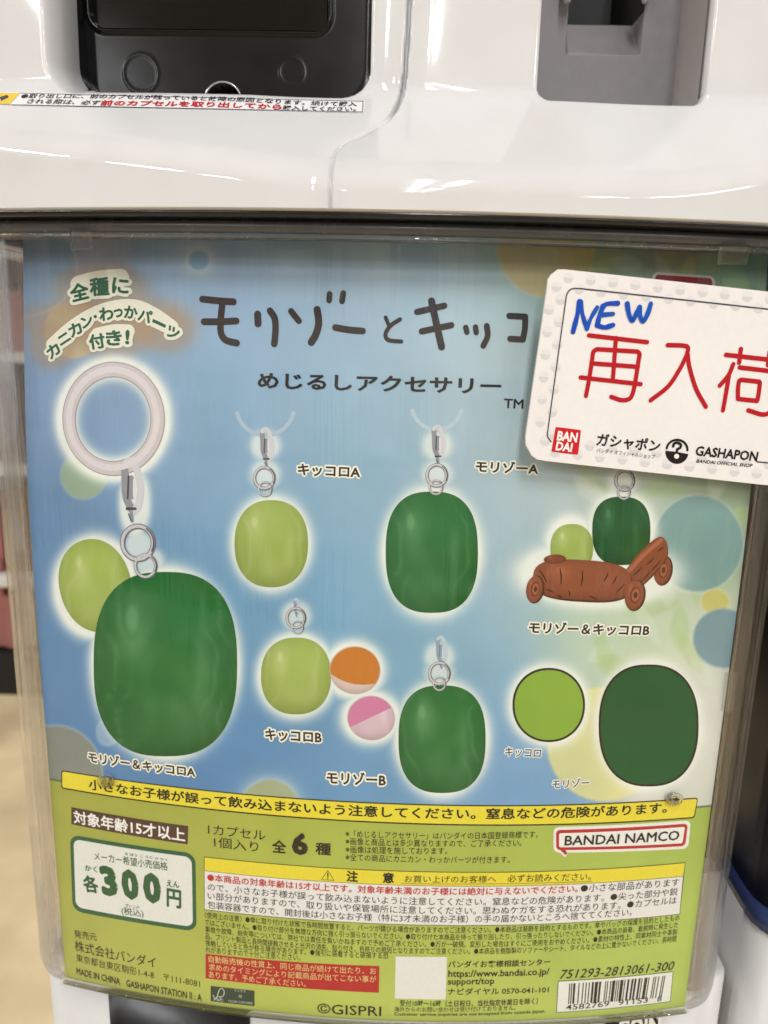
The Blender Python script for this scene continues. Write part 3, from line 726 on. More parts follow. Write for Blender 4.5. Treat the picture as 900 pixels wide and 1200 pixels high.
circ(28, 313, 62, 57, (134, 162, 190), .75, .35); circ(86, 386, 34, 34, (200, 184, 138), .85); circ(233, 305, 12, 12, (118, 158, 196), .8, 0, .5)
circ(640, 290, 57, 58, (196, 180, 128), .9, .15); circ(98, 557, 27, 28, (160, 180, 140), .8, .15)
circ(64, 908, 56, 58, (140, 142, 128), .9, .3); circ(316, 950, 35, 36, (168, 176, 130), .85, 0, .55); circ(126, 858, 13, 16, (190, 205, 214), .45, .2)
circ(708, 872, 67, 67, (232, 226, 152), .85); circ(818, 637, 53, 57, (122, 160, 160), .85, .35); circ(838, 705, 17, 15, (206, 196, 104), .85, .3); circ(848, 748, 36, 35, (112, 146, 160), .85, .2)
circ(120, 300, 36, 46, (178, 168, 176), .35)
# badge glow
for x, y, rx, ry in ((118, 338, 42, 22), (100, 375, 56, 16), (62, 405, 20, 20), (160, 372, 44, 18), (196, 388, 24, 18), (133, 393, 34, 20)):
    over((168, 140, 112), np.exp(-(np.clip(sd(x, y, rx, ry), 0, 99)/9)**2)*.55)
# pale glows printed round the pictures
GLOW = [(194, 778, 84, 109), (112, 688, 46, 56), (318, 637, 43, 51), (506, 647, 55, 72), (347, 792, 42, 46), (518, 866, 52, 64), (415, 785, 31, 30), (435, 841, 30, 27), (670, 638, 26, 29), (728, 622, 36, 42), (700, 672, 84, 36), (643, 826, 43, 44), (760, 850, 59, 72)]
g = np.zeros(len(px))
for x, y, rx, ry in GLOW: g = np.maximum(g, np.exp(-(np.clip(sd(x, y, rx, ry), 0, 200)/8)**1.7))
dr = np.abs(np.hypot((px-133)/55.5, (py-491)/60)-1)*57-9; g = np.maximum(g, np.exp(-(np.clip(dr, 0, 99)/7)**1.6)); g = np.maximum(g, np.exp(-(np.clip(np.hypot((px-158), (py-590)/2.3)-14, 0, 99)/6)**2)*.9)
for x, y in ((311, 522), (512, 522), (311, 556), (512, 556), (347, 722), (515, 770), (515, 790), (730, 566), (163, 640), (176, 660)): g = np.maximum(g, np.exp(-(np.clip(np.hypot(px-x, py-y)-12, 0, 99)/7)**2)*.75)
over((246, 248, 238), g*.94)
# green lower field
zg = float(poster.inv(440, 953)[1][0]); green = VV.ravel() < zg
gc = np.stack([np.interp(px, [60, 300, 800], [176, 182, 176]), np.interp(px, [60, 300, 800], [178, 190, 198]), np.interp(px, [60, 300, 800], [84, 84, 92])], 1)+np.interp(py, [930, 1180], [-8, 10])[:, None]
colr[green] = gc[green]
ln = np.abs(VV.ravel()-zg) < .0004; colr[ln] = (40, 96, 62)
cl = np.where(colr/255 > .04045, ((colr/255+.055)/1.055)**2.4, colr/255/12.92)
mb = MB(); mb.add(P3, grid_faces(nu, nv), PAPER, np.clip(cl, 0, .95)); B = P3+np.array([0, .0004, 0])
mb.build('poster_card', post)
mb = MB(); eu = np.linspace(-.125, .125, 60); ev = np.linspace(ZBm, ZT, 40); EU, EV = np.meshgrid(eu, ev, indexing='ij')
mb.add(poster.pos(EU.ravel(), EV.ravel(), -.0006), grid_faces(60, 40), printed((225, 225, 220))); mb.build('card_backing', post)

# --- printed pictures: plain rounded charms on rings
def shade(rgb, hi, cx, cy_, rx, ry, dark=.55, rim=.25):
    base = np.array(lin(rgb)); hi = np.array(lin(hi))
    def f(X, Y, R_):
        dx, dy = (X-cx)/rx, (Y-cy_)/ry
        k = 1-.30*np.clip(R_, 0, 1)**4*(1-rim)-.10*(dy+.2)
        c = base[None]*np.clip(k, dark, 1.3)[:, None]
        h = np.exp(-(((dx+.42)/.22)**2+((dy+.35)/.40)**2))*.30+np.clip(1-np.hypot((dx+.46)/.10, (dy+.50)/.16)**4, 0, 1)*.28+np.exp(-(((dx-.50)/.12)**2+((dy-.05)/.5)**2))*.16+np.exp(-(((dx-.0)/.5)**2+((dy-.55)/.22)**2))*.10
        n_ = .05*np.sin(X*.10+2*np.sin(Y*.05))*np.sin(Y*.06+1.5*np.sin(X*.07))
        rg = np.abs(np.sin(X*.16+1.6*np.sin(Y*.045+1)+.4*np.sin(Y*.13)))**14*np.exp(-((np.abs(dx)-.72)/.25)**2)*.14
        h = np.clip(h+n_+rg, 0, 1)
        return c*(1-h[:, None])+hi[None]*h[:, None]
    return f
def charm(cx, cy_, rx, ry, rgb, hi, power=2.3, rot=0., outline=None, name='charm_picture', layer=3):
    mb = MB()
    if outline: disc(mb, poster, cx, cy_, rx+outline, ry+outline, layer-.5, printed((42, 34, 28)), 60, rot, power, rings=10)
    if outline:
        b = np.array(lin(rgb)); disc(mb, poster, cx, cy_, rx, ry, layer, PAPER2, 60, rot, power, col=lambda X, Y, R_: np.tile(b, (len(X), 1)), rings=12)
    else: disc(mb, poster, cx, cy_, rx, ry, layer, PAPER2, 72, rot, power, col=shade(rgb, hi, cx, cy_, rx, ry), rings=26)
    return mb.build(name, post)
DG, DH = (34, 112, 52), (130, 186, 132); LG, LH = (166, 186, 92), (222, 228, 172)
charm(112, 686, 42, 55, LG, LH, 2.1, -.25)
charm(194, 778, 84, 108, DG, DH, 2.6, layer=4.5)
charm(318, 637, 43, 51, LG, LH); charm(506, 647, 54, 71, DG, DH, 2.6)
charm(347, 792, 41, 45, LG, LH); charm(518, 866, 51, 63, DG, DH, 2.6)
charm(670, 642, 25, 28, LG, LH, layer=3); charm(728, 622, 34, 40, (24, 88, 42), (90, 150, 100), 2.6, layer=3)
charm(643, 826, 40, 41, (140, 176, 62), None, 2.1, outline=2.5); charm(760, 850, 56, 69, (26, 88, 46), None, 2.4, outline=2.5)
# two-tone balls
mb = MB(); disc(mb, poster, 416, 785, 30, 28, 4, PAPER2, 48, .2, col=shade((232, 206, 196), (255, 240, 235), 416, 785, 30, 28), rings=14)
A = np.linspace(math.pi+.35, 2*math.pi+.55, 24); pts = [(416+29*math.cos(a), 785+27*math.sin(a)) for a in A]
pts += [(416+29*math.cos(A[-1]+t*(A[0]+2*math.pi-A[-1]))*1+0, 0) for t in ()]
def chordpts(cx, cy_, rx, ry, a0, a1, bulge):
    A = np.linspace(a0, a1, 26); p = [(cx+rx*math.cos(a), cy_+ry*math.sin(a)) for a in A]
    e, s_ = p[-1], p[0]
    for t in np.linspace(0, 1, 10)[1:-1]:
        x = e[0]*(1-t)+s_[0]*t; y = e[1]*(1-t)+s_[1]*t; nx_, ny_ = -(s_[1]-e[1]), s_[0]-e[0]; L = math.hypot(nx_, ny_)
        p.append((x+nx_/L*bulge*4*t*(1-t), y+ny_/L*bulge*4*t*(1-t)))
    return p
polygon(mb, poster, chordpts(416, 785, 29, 27, math.pi-.15, 2*math.pi+.62, -6), 5, printed((206, 126, 42)))
mb.build('ball_picture', post)
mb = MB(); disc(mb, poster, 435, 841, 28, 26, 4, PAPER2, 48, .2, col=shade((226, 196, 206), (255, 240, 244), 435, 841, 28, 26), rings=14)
polygon(mb, poster, chordpts(435, 841, 27, 25, math.pi-.45, 2*math.pi-.5, 0), 5, printed((214, 128, 168)))
mb.build('ball_picture', post)
# rings and clasps
mb = MB()
def ring_px(mb, cx, cy_, rx, ry, wpx, layer, mat, a0=0, a1=2*math.pi):
    closed = abs(a1-a0-2*math.pi) < 1e-3
    A = np.linspace(a0, a1, 56 if closed else 30); A = A[:-1] if closed else A
    stroke(mb, poster, [(cx+rx*math.cos(a), cy_+ry*math.sin(a)) for a in A], wpx, layer, mat, smooth=False, closed=closed)
ring_px(mb, 133, 491, 52, 58, 17, 2, printed((172, 160, 164))); ring_px(mb, 133, 491, 52, 58, 14.6, 3, printed((212, 202, 204))); ring_px(mb, 132.5, 490.5, 51.5, 57.5, 7, 4, printed((226, 218, 220)))
mb.build('ring_picture', post)
mb = MB()
ring_px(mb, 311, 476, 34, 34, 5, 2, printed((176, 196, 214)), .25, math.pi-.25); mb.build('ring_picture', post); mb = MB(); ring_px(mb, 512, 472, 30, 32, 5, 2, printed((190, 206, 216)), .3, math.pi-.3)
mb.build('ring_picture', post)
def clasp(x, y, s, ring_=True, faint=False):
    mb = MB(); g1, g2, g3 = ((150, 150, 158), (214, 212, 216), (70, 70, 76)) if not faint else ((150, 168, 186), (196, 210, 222), (110, 128, 146))
    def q(*p): return [(x+a*s, y+b*s) for a, b in p]
    if ring_:
        stroke(mb, poster, q((-6, -30), (-5, -12), (-4, 8), (2, 22)), 9*s, 3, printed(g1)); stroke(mb, poster, q((-6, -30), (2, -34), (9, -22), (13, 0), (10, 18), (4, 26)), 8*s, 3.6, printed(g2))
        stroke(mb, poster, q((2, -14), (2, 8)), 6*s, 4.3, printed(g1)); stroke(mb, poster, q((-1, -16), (-2, 10)), 2*s, 5, printed(g3)); stroke(mb, poster, q((5, -12), (5, 8)), 1.6*s, 5, printed((240, 240, 242)))
        stroke(mb, poster, q((-3, 22), (7, 22)), 3*s, 5, printed(g3)); stroke(mb, poster, q((2, 25), (3, 36)), 4*s, 4.6, printed(g1)); stroke(mb, poster, q((-1, 28), (2, 36)), 1.4*s, 5.2, printed(g3))
    return mb
def links(mb, x, y, r, x2, y2, r2):
    for cx, cy_, rr in ((x, y, r), (x2, y2, r2)):
        ring_px(mb, cx, cy_, rr, rr*1.08, rr*.34, 5.4, printed((118, 116, 122))); ring_px(mb, cx-.3, cy_-.3, rr, rr*1.08, rr*.2, 6.2, printed((206, 204, 208))); ring_px(mb, cx, cy_, rr*1.03, rr*1.1, rr*.09, 7, printed((84, 82, 88)), -1.0, .5)
mb = clasp(152, 574, 1.0); links(mb, 162, 636, 18, 171, 663, 12); mb.build('clasp_picture', post)
mb = clasp(311, 524, .62); links(mb, 310, 560, 11.5, 311, 573, 7.5); mb.build('clasp_picture', post)
mb = clasp(512, 521, .62); links(mb, 512, 557, 11.5, 511, 571, 7.5); mb.build('clasp_picture', post)
mb = clasp(347, 712, .3, faint=True); links(mb, 347, 724, 10.5, 349, 735, 6.5); mb.build('clasp_picture', post)
mb = clasp(516, 764, .52, faint=True); links(mb, 515, 789, 11.5, 515, 801, 7); mb.build('clasp_picture', post)
mb = MB(); links(mb, 732, 563, 10.5, 731, 577, 7); mb.build('clasp_picture', post)
# little brown cart
BR, BD, BL = (150, 84, 56), (84, 44, 30), (188, 118, 84)
def wheel(mb, x, y, rx, ry, L):
    disc(mb, poster, x+1.2, y+.4, rx+1, ry+1, L, printed(BD), 30, .15); disc(mb, poster, x, y, rx, ry, L+.6, PAPER2, 30, .15, col=shade(BR, BL, x, y, rx, ry), rings=8)
    disc(mb, poster, x+1, y, rx*.56, ry*.58, L+1.2, printed((112, 58, 38)), 24, .15); disc(mb, poster, x+1.4, y, rx*.42, ry*.45, L+1.6, printed((166, 98, 68)), 20, .15); disc(mb, poster, x+1.4, y, rx*.2, ry*.22, L+2, printed(BD), 16, .15)
def ticks(mb, L, P, wd=1.6):
    for x0, y0, x1, y1 in P: stroke(mb, poster, [(x0, y0), ((x0+x1)/2+.8, (y0+y1)/2), (x1, y1)], wd, L, printed((58, 32, 24)), widths=[.5, 1, .5])
mb = MB(); wheel(mb, 776, 668, 10, 17, 3.0)
rail = [(733, 668), (745, 652), (760, 637), (772, 629), (779, 632), (782, 644), (779, 656), (764, 674), (750, 687), (738, 696)]
polygon(mb, poster, [(x+.8, y+1.2) for x, y in rail], 4.4, printed(BD), True); polygon(mb, poster, rail, 5.0, printed((140, 76, 50)), True)
stroke(mb, poster, [(738, 668), (752, 652), (774, 633)], 5, 5.5, printed((172, 104, 74)))
ticks(mb, 6.6, ((742, 674, 752, 664), (750, 682, 762, 669), (757, 662, 766, 653), (763, 668, 774, 656), (746, 690, 753, 684), (770, 646, 777, 640)))
mb.build('cart_picture', post)
mb = MB(); disc(mb, poster, 683, 681.5, 58, 23.5, 5.3, printed(BD), 60, .06, 2.9, rings=10)
disc(mb, poster, 682, 679.5, 57.5, 23.5, 5.8, PAPER2, 70, .06, 2.9, col=shade(BR, BL, 682, 679, 57, 23), rings=18)
disc(mb, poster, 650, 655, 13, 5.5, 6.4, PAPER2, 24, -.05, col=shade((132, 70, 46), BL, 650, 655, 13, 5), rings=5)
ticks(mb, 7.2, ((632, 668, 640, 682), (656, 666, 657, 684), (682, 668, 681, 686), (712, 671, 707, 681), (722, 675, 717, 684), (731, 684, 722, 694), (652, 697, 658, 700), (690, 698, 700, 703), (666, 692, 667, 698), (640, 690, 648, 694)))
mb.build('cart_picture', post)
mb = MB(); wheel(mb, 626, 690, 9.5, 15.5, 6.2); mb.build('cart_picture', post)
mb = MB(); wheel(mb, 743, 697, 11, 17.5, 6.2); mb.build('cart_picture', post)

# --- badge: cream ground under the green glyphs
mb = MB(); cr_ = printed((236, 232, 214))
stroke(mb, poster, [(92, 334), (116, 328), (142, 326)], 19, 3, cr_); stroke(mb, poster, [(60, 404), (80, 386), (104, 370), (130, 360), (158, 358), (182, 368), (203, 383)], 12, 3, cr_); stroke(mb, poster, [(114, 392), (134, 388), (151, 388)], 14, 3, cr_)
mb.build('badge_ground', post)
# --- hand-drawn title, stroke by stroke
mb = MB(); tm = printed(DK)
def Z4(p): return [(220+a/2.195, 330+b/2.195) for a, b in p]
for p, wd in (([(38, 45), (78, 49), (118, 52)], 7.4), ([(42, 103), (84, 103), (125, 101)], 7.4), ([(90, 50), (85, 100), (86, 132), (98, 150), (126, 158)], 7.6), ([(180, 84), (181, 108)], 8.2), ([(212, 75), (224, 95), (226, 125), (223, 160)], 7.6),
              ([(266, 76), (286, 101)], 7.), ([(333, 72), (337, 105), (330, 135), (318, 156)], 8.4), ([(365, 32), (364, 48)], 6.8), ([(400, 30), (397, 50)], 6.8), ([(380, 118), (415, 124), (450, 127)], 7.6),
              ([(509, 92), (519, 116)], 4.4), ([(546, 97), (522, 113), (509, 134), (516, 150), (549, 154)], 4.8), ([(590, 78), (660, 62)], 7.2), ([(602, 128), (678, 112)], 7.2), ([(627, 50), (640, 110), (653, 168)], 8.2),
              ([(715, 118), (718, 130)], 6.4), ([(740, 117), (742, 131)], 6.4), ([(769, 114), (771, 140), (760, 165)], 6.8), ([(827, 88), (868, 90)], 7), ([(868, 90), (867, 120), (862, 149)], 7), ([(829, 147), (862, 149)], 7)):
    stroke(mb, poster, Z4(p), wd, 4, tm)
mb.build('title_lettering', post)
# --- plates, boxes
def plate(name, items, parent=post):
    mb = MB()
    for pts, layer, col, rad in items: quad(mb, poster, pts, layer, printed(col), rad)
    return mb.build(name, parent)
YEL = (240, 222, 62)
plate('warning_strip', [(((72, 902.3), (818, 934.3), (814, 958.6), (72, 923.9)), 2, (52, 44, 26), .0011), (((73.2, 903.7), (816.8, 935.8), (812.8, 957.0), (73.2, 922.4)), 3, YEL, .0009)])
plate('age_panel', [(((83.8, 945.6), (220.7, 967.8), (220, 989.3), (83.8, 965.6)), 3, (84, 58, 46), 0)])
plate('price_panel', [(((82, 977.5), (229, 1000), (230.4, 1091.5), (85.3, 1067)), 2, (40, 96, 62), .0042), (((86.3, 982.8), (224.8, 1004.3), (226.2, 1086), (89, 1062.5)), 3, (236, 236, 228), .003)])
plate('caution_panel', [(((239.2, 1003.5), (803.2, 1010.2), (796.7, 1071.4), (239.3, 1066)), 2, (90, 84, 50), 0), (((240.0, 1004.4), (802.4, 1011.2), (800.3, 1026.2), (239.9, 1019.8)), 3, YEL, 0), (((239.9, 1020.4), (800.1, 1026.9), (796.0, 1070.6), (240, 1065.2)), 3, (240, 236, 232), 0)])
plate('vending_panel', [(((241, 1117.3), (444.6, 1131.8), (444, 1163), (241, 1146)), 3, (186, 34, 38), 0)])
plate('certification_panel', [(((247, 1155), (298.4, 1160.7), (298.4, 1178.8), (247, 1173)), 3, (46, 66, 52), .0004)])
plate('blank_white_panel', [(((463.5, 1120.5), (523.8, 1121), (522.2, 1171), (462.7, 1169.8)), 3, (238, 236, 228), 0)])
plate('publisher_panel', [(((648.5, 969), (809.5, 961), (806.5, 994.2), (648.5, 999)), 2, (244, 240, 232), .0022), (((651.5, 972.5), (806, 964.8), (802.8, 991.2), (651.8, 996)), 3, (190, 38, 46), .0016), (((655, 976.2), (802.4, 968.6), (799.5, 987.8), (655, 992.6)), 4, (246, 243, 236), .0007)])
mb = MB(); polygon(mb, poster, [(649, 992), (662, 1004.5), (668, 996)], 2, printed((244, 240, 232))); polygon(mb, poster, [(652.4, 992), (662.5, 1001.5), (665, 999.5), (661, 994)], 4.3, printed((190, 38, 46))); mb.build('publisher_tail', post)
plate('tag_picture', [(((764, 318.5), (838, 323.5), (838, 352), (764, 347)), 2, (226, 228, 214), .0022), (((767.5, 321.8), (834.5, 326.3), (834.5, 352), (767.5, 347)), 3, (150, 36, 46), .0012)])
mb = MB()
stroke(mb, poster, [(384.2, 1019.6), (391.6, 1031.2), (376.8, 1030.4)], 1.1, 5, printed(INK), smooth=False, closed=True); stroke(mb, poster, [(384.3, 1023), (384.2, 1027)], 1.4, 6, printed(INK)); disc(mb, poster, 384.2, 1029.1, .8, .8, 6, printed(INK), 8)
mb.build('caution_symbol', post)
mb = MB(); stroke(mb, poster, [(470, 1034.8), (580, 1035.3), (694, 1032.2)], .7, 5, printed((120, 108, 60))); mb.build('heading_underline', post)
mb = MB(); fs = printed((214, 220, 206))
stroke(mb, poster, [(250, 1166), (253.5, 1169.5), (257, 1160)], 1, 6, fs); stroke(mb, poster, [(257, 1160), (259.5, 1157.6), (262.5, 1160), (262.8, 1164), (261, 1167), (256, 1167.5)], .9, 6, fs); stroke(mb, poster, [(258.8, 1167.5), (258.9, 1170.5)], 1.0, 6, fs)
mb.build('tree_symbol', post)
# barcode (EAN-13)
code = '4582769911538'
Lc = ['0001101', '0011001', '0010011', '0111101', '0100011', '0110001', '0101111', '0111011', '0110111', '0001011']
par = {'4': 'LGLLGG'}[code[0]]; bits = '101'
for c, k in zip(code[1:7], par):
    l = Lc[int(c)]; bits += l if k == 'L' else ''.join('1' if b == '0' else '0' for b in l)[::-1]
bits += '01010'
for c in code[7:]: bits += ''.join('1' if b == '0' else '0' for b in Lc[int(c)])
bits += '101'
q4 = ((653.8, 1149.3), (789, 1138), (785.6, 1173.8), (651.6, 1186.7))
plate('barcode_panel', [(q4, 2, (60, 62, 40), 0), (((654.5, 1150), (788.2, 1138.8), (784.9, 1173.1), (652.4, 1185.9)), 3, (240, 240, 232), 0)])
mb = MB(); bm = printed((24, 22, 22)); u, v = poster.inv([667, 779.5, 775, 665.5], [1152.2, 1142.8, 1168.5, 1176]); c4_ = np.stack([u, v], 1)
i = 0
while i < 95:
    if bits[i] == '1':
        j = i
        while j < 95 and bits[j] == '1': j += 1
        a, b = i/95, j/95; lp = lambda t, k0, k1: c4_[k0]*(1-t)+c4_[k1]*t
        ext = 0
        quad_uv(mb, poster, [lp(a, 0, 1), lp(b, 0, 1), lp(b, 3, 2), lp(a, 3, 2)], 5, bm); i = j
    else: i += 1
mb.build('barcode_bars', post)

# ================================================================ hand-lettered shop card
kl = 'white shop card with blue handwritten NEW and large red characters, taped askew over the poster'
kd = thing('shop_card', kl, 'card', card.pos(np.array([0.]), np.array([0.]))[0])
kin = [(641.5, 334), (641.8, 328), (646, 321.5), (654, 315.6), (662, 315.5), (900, 341.5), (992, 352), (998, 356), (1000, 362), (978, 566), (974, 573), (966, 575.5), (886, 567.5), (640, 540.5), (629, 538.5), (623, 534), (616.5, 522), (616, 512)]
u, v = card.inv([p[0] for p in kin], [p[1] for p in kin]); n = len(u); mb = MB()
f0 = card.pos(u, v, 0.); f1 = card.pos(u, v, -.0009); mid = card.pos(u, v, -.00015)
uc, vc = u.mean(), v.mean(); front = card.pos(uc+(u-uc)*.997, vc+(v-vc)*.997, .0)
mb.add(np.concatenate([front, card.pos(u, v, -.0002), f1]), [tuple(range(n))]+[(i, (i+1) % n, n+(i+1) % n, n+i) for i in range(n)]+[(n+i, n+(i+1) % n, 2*n+(i+1) % n, 2*n+i) for i in range(n)]+[tuple(range(2*n, 3*n))[::-1]], plastic('laminated_white_card', (240, 236, 234), .16, 500, .03, coat=.4))
mb.build('card_sheet', kd, smooth=False)
# pale emblem dots round the border
mb = MB(); dm = printed((216, 213, 214), .2); dm2 = printed((229, 226, 226), .2)
def kpt(a, b): # a along the top edge in px, b downwards in px, in the card's own slanted axes
    return (653.7+a*.9945-b*.0745, 315+a*.1055+b*.997)
kw = [(13+26.4*i, 9) for i in range(13)]+[(0+26.4*i, 21) for i in range(0, 13)]
kw += [(-7, 22+26.4*i) for i in range(1, 7)]+[(6, 9+26.4*i) for i in range(1, 8)]
kw += [(13+26.4*i, 214) for i in range(0, 13)]+[(0+26.4*i, 202) for i in range(0, 13)]
for a, b in kw:
    x, y = kpt(a, b)
    disc(mb, card, x, y, 6.2, 6.4, 1, dm2, 20, rings=1); disc(mb, card, x, y, 5.6, 5.8, 2, dm, 16, rings=1, a0=0.1, a1=math.pi+.1, power=2)
mb.build('border_dots', kd)
mb = MB()
stroke(mb, card, [(1000, 373), (900, 362.3), (680, 338.2)], 1.5, 3, printed((72, 74, 86), .2), smooth=False)
stroke(mb, card, [(680, 338.2), (670, 338.6), (664.5, 344), (662.5, 354)], 1.5, 3, printed((72, 74, 86), .2))
stroke(mb, card, [(662.5, 354), (642, 503)], 1.5, 3, printed((72, 74, 86), .2), smooth=False); stroke(mb, card, [(642, 503), (641.4, 511), (645.5, 517.5)], 1.5, 3, printed((72, 74, 86), .2))
mb.build('frame_line', kd); mb = MB(); stroke(mb, card, [(887, 541), (985, 552)], 1.5, 3, printed((72, 74, 86), .2), smooth=False)
mb.build('frame_line', kd)
def Z5(p): return [(590+a/2.903, 270+b/2.903) for a, b in p]
mb = MB(); rm = printed((184, 26, 36), .2)
for p in ([(290, 357), (488, 380)], [(382, 366), (372, 502)], [(318, 404), (455, 412)], [(318, 404), (306, 412), (302, 430)], [(303, 425), (292, 500), (280, 563)], [(455, 412), (462, 420), (461, 435)], [(461, 430), (447, 520), (437, 560), (425, 574), (400, 577), (366, 566)], [(300, 452), (457, 464)], [(262, 500), (466, 523)],
          [(558, 390), (612, 392), (627, 400), (622, 428)], [(622, 425), (600, 470), (560, 530), (500, 578)], [(626, 420), (632, 465), (655, 540), (688, 600)],
          [(756, 423), (960, 446)], [(807, 403), (801, 450)], [(905, 412), (899, 458)], [(781, 455), (765, 492), (735, 528)], [(766, 495), (757, 550), (746, 612)], [(803, 466), (985, 488)], [(808, 508), (864, 514)], [(808, 508), (801, 513), (797, 540), (797, 571)], [(864, 514), (871, 518), (868, 550), (863, 578)], [(797, 573), (862, 580)], [(935, 482), (920, 590), (905, 618), (880, 626), (832, 612)]):
    stroke(mb, card, Z5(p), 5.0, 4, rm, smooth=len(p) > 2)
mb.build('red_lettering', kd)
mb = MB()
for k, (p, wd) in enumerate((([(258, 243), (250, 290), (236, 345)], 1), ([(262, 243), (268, 285), (283, 334)], .9), ([(283, 334), (297, 298), (318, 262)], .85), ([(388, 248), (352, 250), (336, 262)], .9), ([(338, 258), (326, 290), (318, 322)], 1), ([(328, 288), (372, 284)], .85), ([(318, 322), (342, 330), (372, 322)], .95), ([(420, 250), (426, 285), (437, 308), (450, 285), (462, 262)], .95), ([(462, 262), (464, 292), (474, 310), (490, 282), (500, 250)], .95))):
    stroke(mb, card, Z5(p), 5.9*wd, 5+.2*k, printed((16, 72+6*(k % 3), 182), .3), widths=[1.1, .95, .85, 1.05, .95])
mb.build('marker_lettering', kd)
mb = MB(); quad(mb, card, [Z5([p])[0] for p in ((177, 668), (263.5, 679), (253, 763.5), (162.5, 752.5))], 3, printed((206, 34, 44), .2), .0005); mb.build('red_logo', kd)
mb = MB(); bk = printed((30, 28, 28), .2); ex, ey = 793.2, 529.2
disc(mb, card, ex, ey+.4, 13.5, 13.9, 3, bk, 30, .1, rings=4, a0=.08, a1=math.pi+.02); 
stroke(mb, card, [(ex+12.2*math.cos(a), ey-2.2+11.6*math.sin(a)) for a in np.linspace(math.pi+.15, 2*math.pi+.05, 20)], 2.6, 3.4, bk)
stroke(mb, card, [(ex-4.6, ey-6.2), (ex-3.4, ey-9.4), (ex+.6, ey-10.4), (ex+4.4, ey-8), (ex+3.6, ey-4.6), (ex+.3, ey-2.8), (ex-.2, ey-.6)], 3.0, 4, bk)
disc(mb, card, ex-.6, ey+5.4, 2.9, 2.9, 5, printed((244, 241, 238), .2), 16, rings=1)
mb.build('round_emblem', kd)
TEXTS = [t for t in TEXTS if t[0] != 'marker_question']
# clear tape tab at the poster's right edge
mb = MB(); u, v = poster.inv([848, 861, 856, 843], [787, 786, 833, 832]); mb.add(poster.pos(u, v, .0008), [(0, 1, 2, 3)], clear_mat('clear_tape', .22, .3)); mb.build('clear_tape', post)
# little pips on the inside of the cover and its top clips
for x, y in ((122, 917), (792, 938)):
    u, v = cover.inv(x, y); mb = MB(); c = cover.pos(u, v, -.001)[0]
    tube(mb, [c+np.array([.0026*math.cos(a), 0, .0020*math.sin(a)]) for a in np.linspace(0, 2*math.pi, 24)], .0006, CLEARLIP, 6, False)
    tube(mb, [c+np.array([0, -.0015, 0]), c+np.array([0, .0005, 0])], .0012, CLEARLIP, 10); mb.build('cover_pip', machine)
for x, y, wd in ((104, 283, .006), (851, 300, .008)):
    c = hitY(x, y, .008 if x < 200 else .010); mb = MB()
    box(mb, (c[0]-wd/2, c[1]-.007, c[2]-.003), (c[0]+wd/2, c[1]-.004, c[2]+.003), GLASS if x > 999 else CLEARLIP); mb.build('cover_clip', machine, smooth=False)

# ================================================================ all lettering, one mesh for each kind of text block
groups = {}
for e in TEXTS: groups.setdefault((e[0], id(e[1]), e[2] if e[0] == 'picture_caption' else ''), []).append(e)
st = None
for (name, sid, _), items in groups.items():
    mb = MB()
    for part, S, text, bl, br, h, col, bold, layer, it, outl in items:
        if outl: set_text(mb, S, text, bl, br, h, outl[1], outl[0], layer-1.5, it, ref=bold)
        set_text(mb, S, text, bl, br, h, col, bold, layer, it)
    par_ = post if items[0][1] is poster else kd if items[0][1] is card else machine
    mb.build(name, par_)

# sticker on the shelf and the badge low on the right
mb = MB()
class FieldQuad: pass
def fquad(mb, S, pts, layer, mat, n=60):
    V = []; c = [np.array(p, float) for p in pts]
    for i in range(n):
        t = i/(n-1)
        for k in range(3):
            y = k/2; p = (c[0]*(1-t)+c[1]*t)*(1-y)+(c[3]*(1-t)+c[2]*t)*y; V.append(p)
    V = np.array(V); u, v = S.inv(V[:, 0], V[:, 1]); mb.add(S.pos(u, v, layer*LAY+.00008), grid_faces(n, 3), mat)
fquad(mb, shelf, ((-30, 107.4), (427.5, 118.2), (427, 132.6), (-30, 121.8)), 1, printed((236, 234, 236), .25))
mb.build('sticker_sheet', machine)
mb = MB(); lk = printed((40, 38, 70), .25)
fquad(mb, shelf, ((22, 109.5), (425.8, 119), (425.8, 119.5), (22, 110.0)), 3, lk); fquad(mb, shelf, ((14, 123), (425.4, 131.5), (425.4, 132.0), (14, 123.5)), 3, lk); fquad(mb, shelf, ((425, 119), (425.9, 119), (425.5, 132), (424.6, 132)), 3, lk, 3)
mb.build('sticker_border', machine)
mb = MB(); fquad(mb, shelf, ((-30, 108.6), (24, 109.9), (12, 122.6), (-30, 121.0)), 3, printed((232, 196, 50), .25), 8)
fquad(mb, shelf, ((0, 114.8), (9, 112.2), (11, 114.5), (2, 119.0)), 5, lk, 4); mb.build('sticker_symbol', machine)
mb = MB(); quad(mb, low, ((705, 1198), (770, 1188), (792, 1300), (700, 1300)), 6, BLACKG, .004); mb.build('coin_badge', machine)

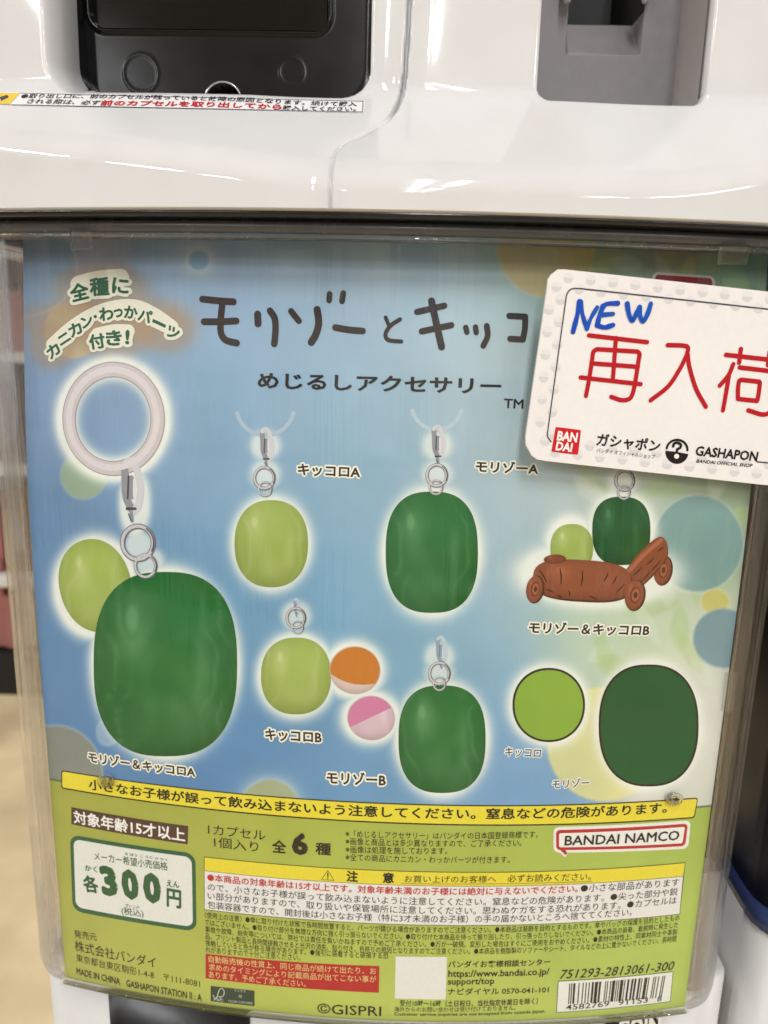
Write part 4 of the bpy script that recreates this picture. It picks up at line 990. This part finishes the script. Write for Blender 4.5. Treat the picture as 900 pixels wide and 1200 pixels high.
# ================================================================ surroundings: neighbour machine, shop floor, display behind
nb = thing('neighbour_capsule_machine', 'neighbouring white capsule machine with dark window and blue rim, at the right edge', 'vending machine', (.33, .12, -.5))
mb = MB(); X0 = .1665
def rbox(mb, x0, x1, y0, y1, z0, z1, r, mat, n=6):
    P = []
    for cx, cy_, a in ((x1-r, y0+r, -math.pi/2), (x1-r, y1-r, 0), (x0+r, y1-r, math.pi/2), (x0+r, y0+r, math.pi)):
        for k in range(n+1): q = a+math.pi/2*k/n; P.append((cx+r*math.cos(q), cy_+r*math.sin(q)))
    m = len(P); V = [(x, y, z0) for x, y in P]+[(x, y, z1) for x, y in P]
    mb.add(V, [(i, (i+1) % m, m+(i+1) % m, m+i) for i in range(m)]+[tuple(range(m))[::-1], tuple(range(m, 2*m))], mat)
zB = hitY(893, 1072, .03)[2]
rbox(mb, X0-.012, .48, .018, .40, -.60, zB-.004, .02, WHITE2); mb.build('lower_housing', nb)
mb = MB(); rbox(mb, X0-.010, .47, .022, .39, zB+.002, zb-.010, .02, DARKIN); mb.build('dark_window', nb)
mb = MB(); rbox(mb, X0-.0125, .475, .0165, .395, zB-.0045, zB+.0025, .02, BLUE); mb.build('blue_rim', nb)
fl = MB(); fl.add([(-9, -8, -Z0), (9, -8, -Z0), (9, 9, -Z0), (-9, 9, -Z0)], [(0, 1, 2, 3)], None or plastic('beige_mottled_floor', (222, 200, 160), .35, 3, .45))
o = fl.build('shop_floor', smooth=False); o['kind'] = 'structure'
wl = MB(); wl.add([(-9, 6, -Z0), (9, 6, -Z0), (9, 6, 1.9), (-9, 6, 1.9)], [(0, 1, 2, 3)], plastic('far_shop_wall', (190, 182, 172), .7, 2, .2)); o = wl.build('far_wall', smooth=False); o['kind'] = 'structure'
cl_ = MB(); cl_.add([(-9, -8, 1.9), (9, -8, 1.9), (9, 6, 1.9), (-9, 6, 1.9)], [(3, 2, 1, 0)], plastic('shop_ceiling', (205, 202, 198), .8, 2, .1)); o = cl_.build('shop_ceiling', smooth=False); o['kind'] = 'structure'
ds = thing('display_shelving', 'blurred dark shop shelving with pale shelves, left behind the machine', 'shelving', (-1.55, 2.2, -Z0))
mb = MB(); box(mb, (-2.6, 2.5, -Z0), (-.42, 2.56, .8), DARKIN); mb.build('back_panel', ds, smooth=False)
mb = MB(); box(mb, (-2.6, 2.1, -Z0), (-.42, 2.5, -Z0+.14), BLACKHOLE); mb.build('plinth', ds, smooth=False)
for z in (-.82, -.45, -.1, .3):
    mb = MB(); box(mb, (-2.6, 2.1, z), (-.42, 2.5, z+.03), WHITE2); mb.build('shelf', ds, smooth=False)
goods = [plastic('goods_'+n, c, .4) for n, c in (('pale', (240, 238, 236)), ('coal', (18, 17, 18)), ('rose', (170, 110, 108)), ('white', (225, 222, 216)), ('black', (30, 28, 30)), ('tan', (180, 150, 110)), ('plum', (110, 60, 80)))]
gb = MB()
for z in (-1.05, -.79, -.42, -.07, .33):
    x = -1.75
    while x < -.5:
        wd = random.uniform(.018, .055); h = random.uniform(.16, .32)
        box(gb, (x, 2.14+random.uniform(0, .05), z), (x+wd, 2.44, z+h), random.choice(goods)); x += wd+random.choice((0, .004, .02))

go = gb.build('shelf_goods', smooth=False); go['kind'] = 'stuff'; go['label'] = 'blurred mass of pale, tan and dark goods on the shop shelving'; go['category'] = 'goods'
# unseen machines across the aisle, added behind the viewer for reflections in the plastic
pal = [(32, 30, 32), (60, 54, 52), (190, 60, 60), (70, 110, 160), (226, 222, 214), (200, 170, 80), (90, 130, 90), (30, 28, 30), (150, 90, 110)]
pm_ = [plastic('opposite_panel', c, .4) for c in pal]
for i in range(13):
    x = -3.6+i*.56
    row = thing('unseen_capsule_machine', 'unseen white capsule machine in the row added across the aisle for reflections', 'vending machine', (x+.25, -2.42, -Z0), 'unseen machines across the aisle')
    mb = MB(); box(mb, (x, -2.55, -Z0), (x+.50, -2.3, .42), WHITE2); mb.build('machine_body', row, smooth=False)
    for zz in (-1.0, -.42, .06):
        mb = MB(); box(mb, (x+.05, -2.3, zz), (x+.45, -2.28, zz+.30), pm_[random.randrange(9)]); mb.build('machine_window', row, smooth=False)
        mb = MB(); box(mb, (x+.08, -2.28, zz+.04), (x+random.uniform(.2, .36), -2.275, zz+random.uniform(.14, .27)), pm_[random.randrange(9)]); mb.build('machine_poster', row, smooth=False)
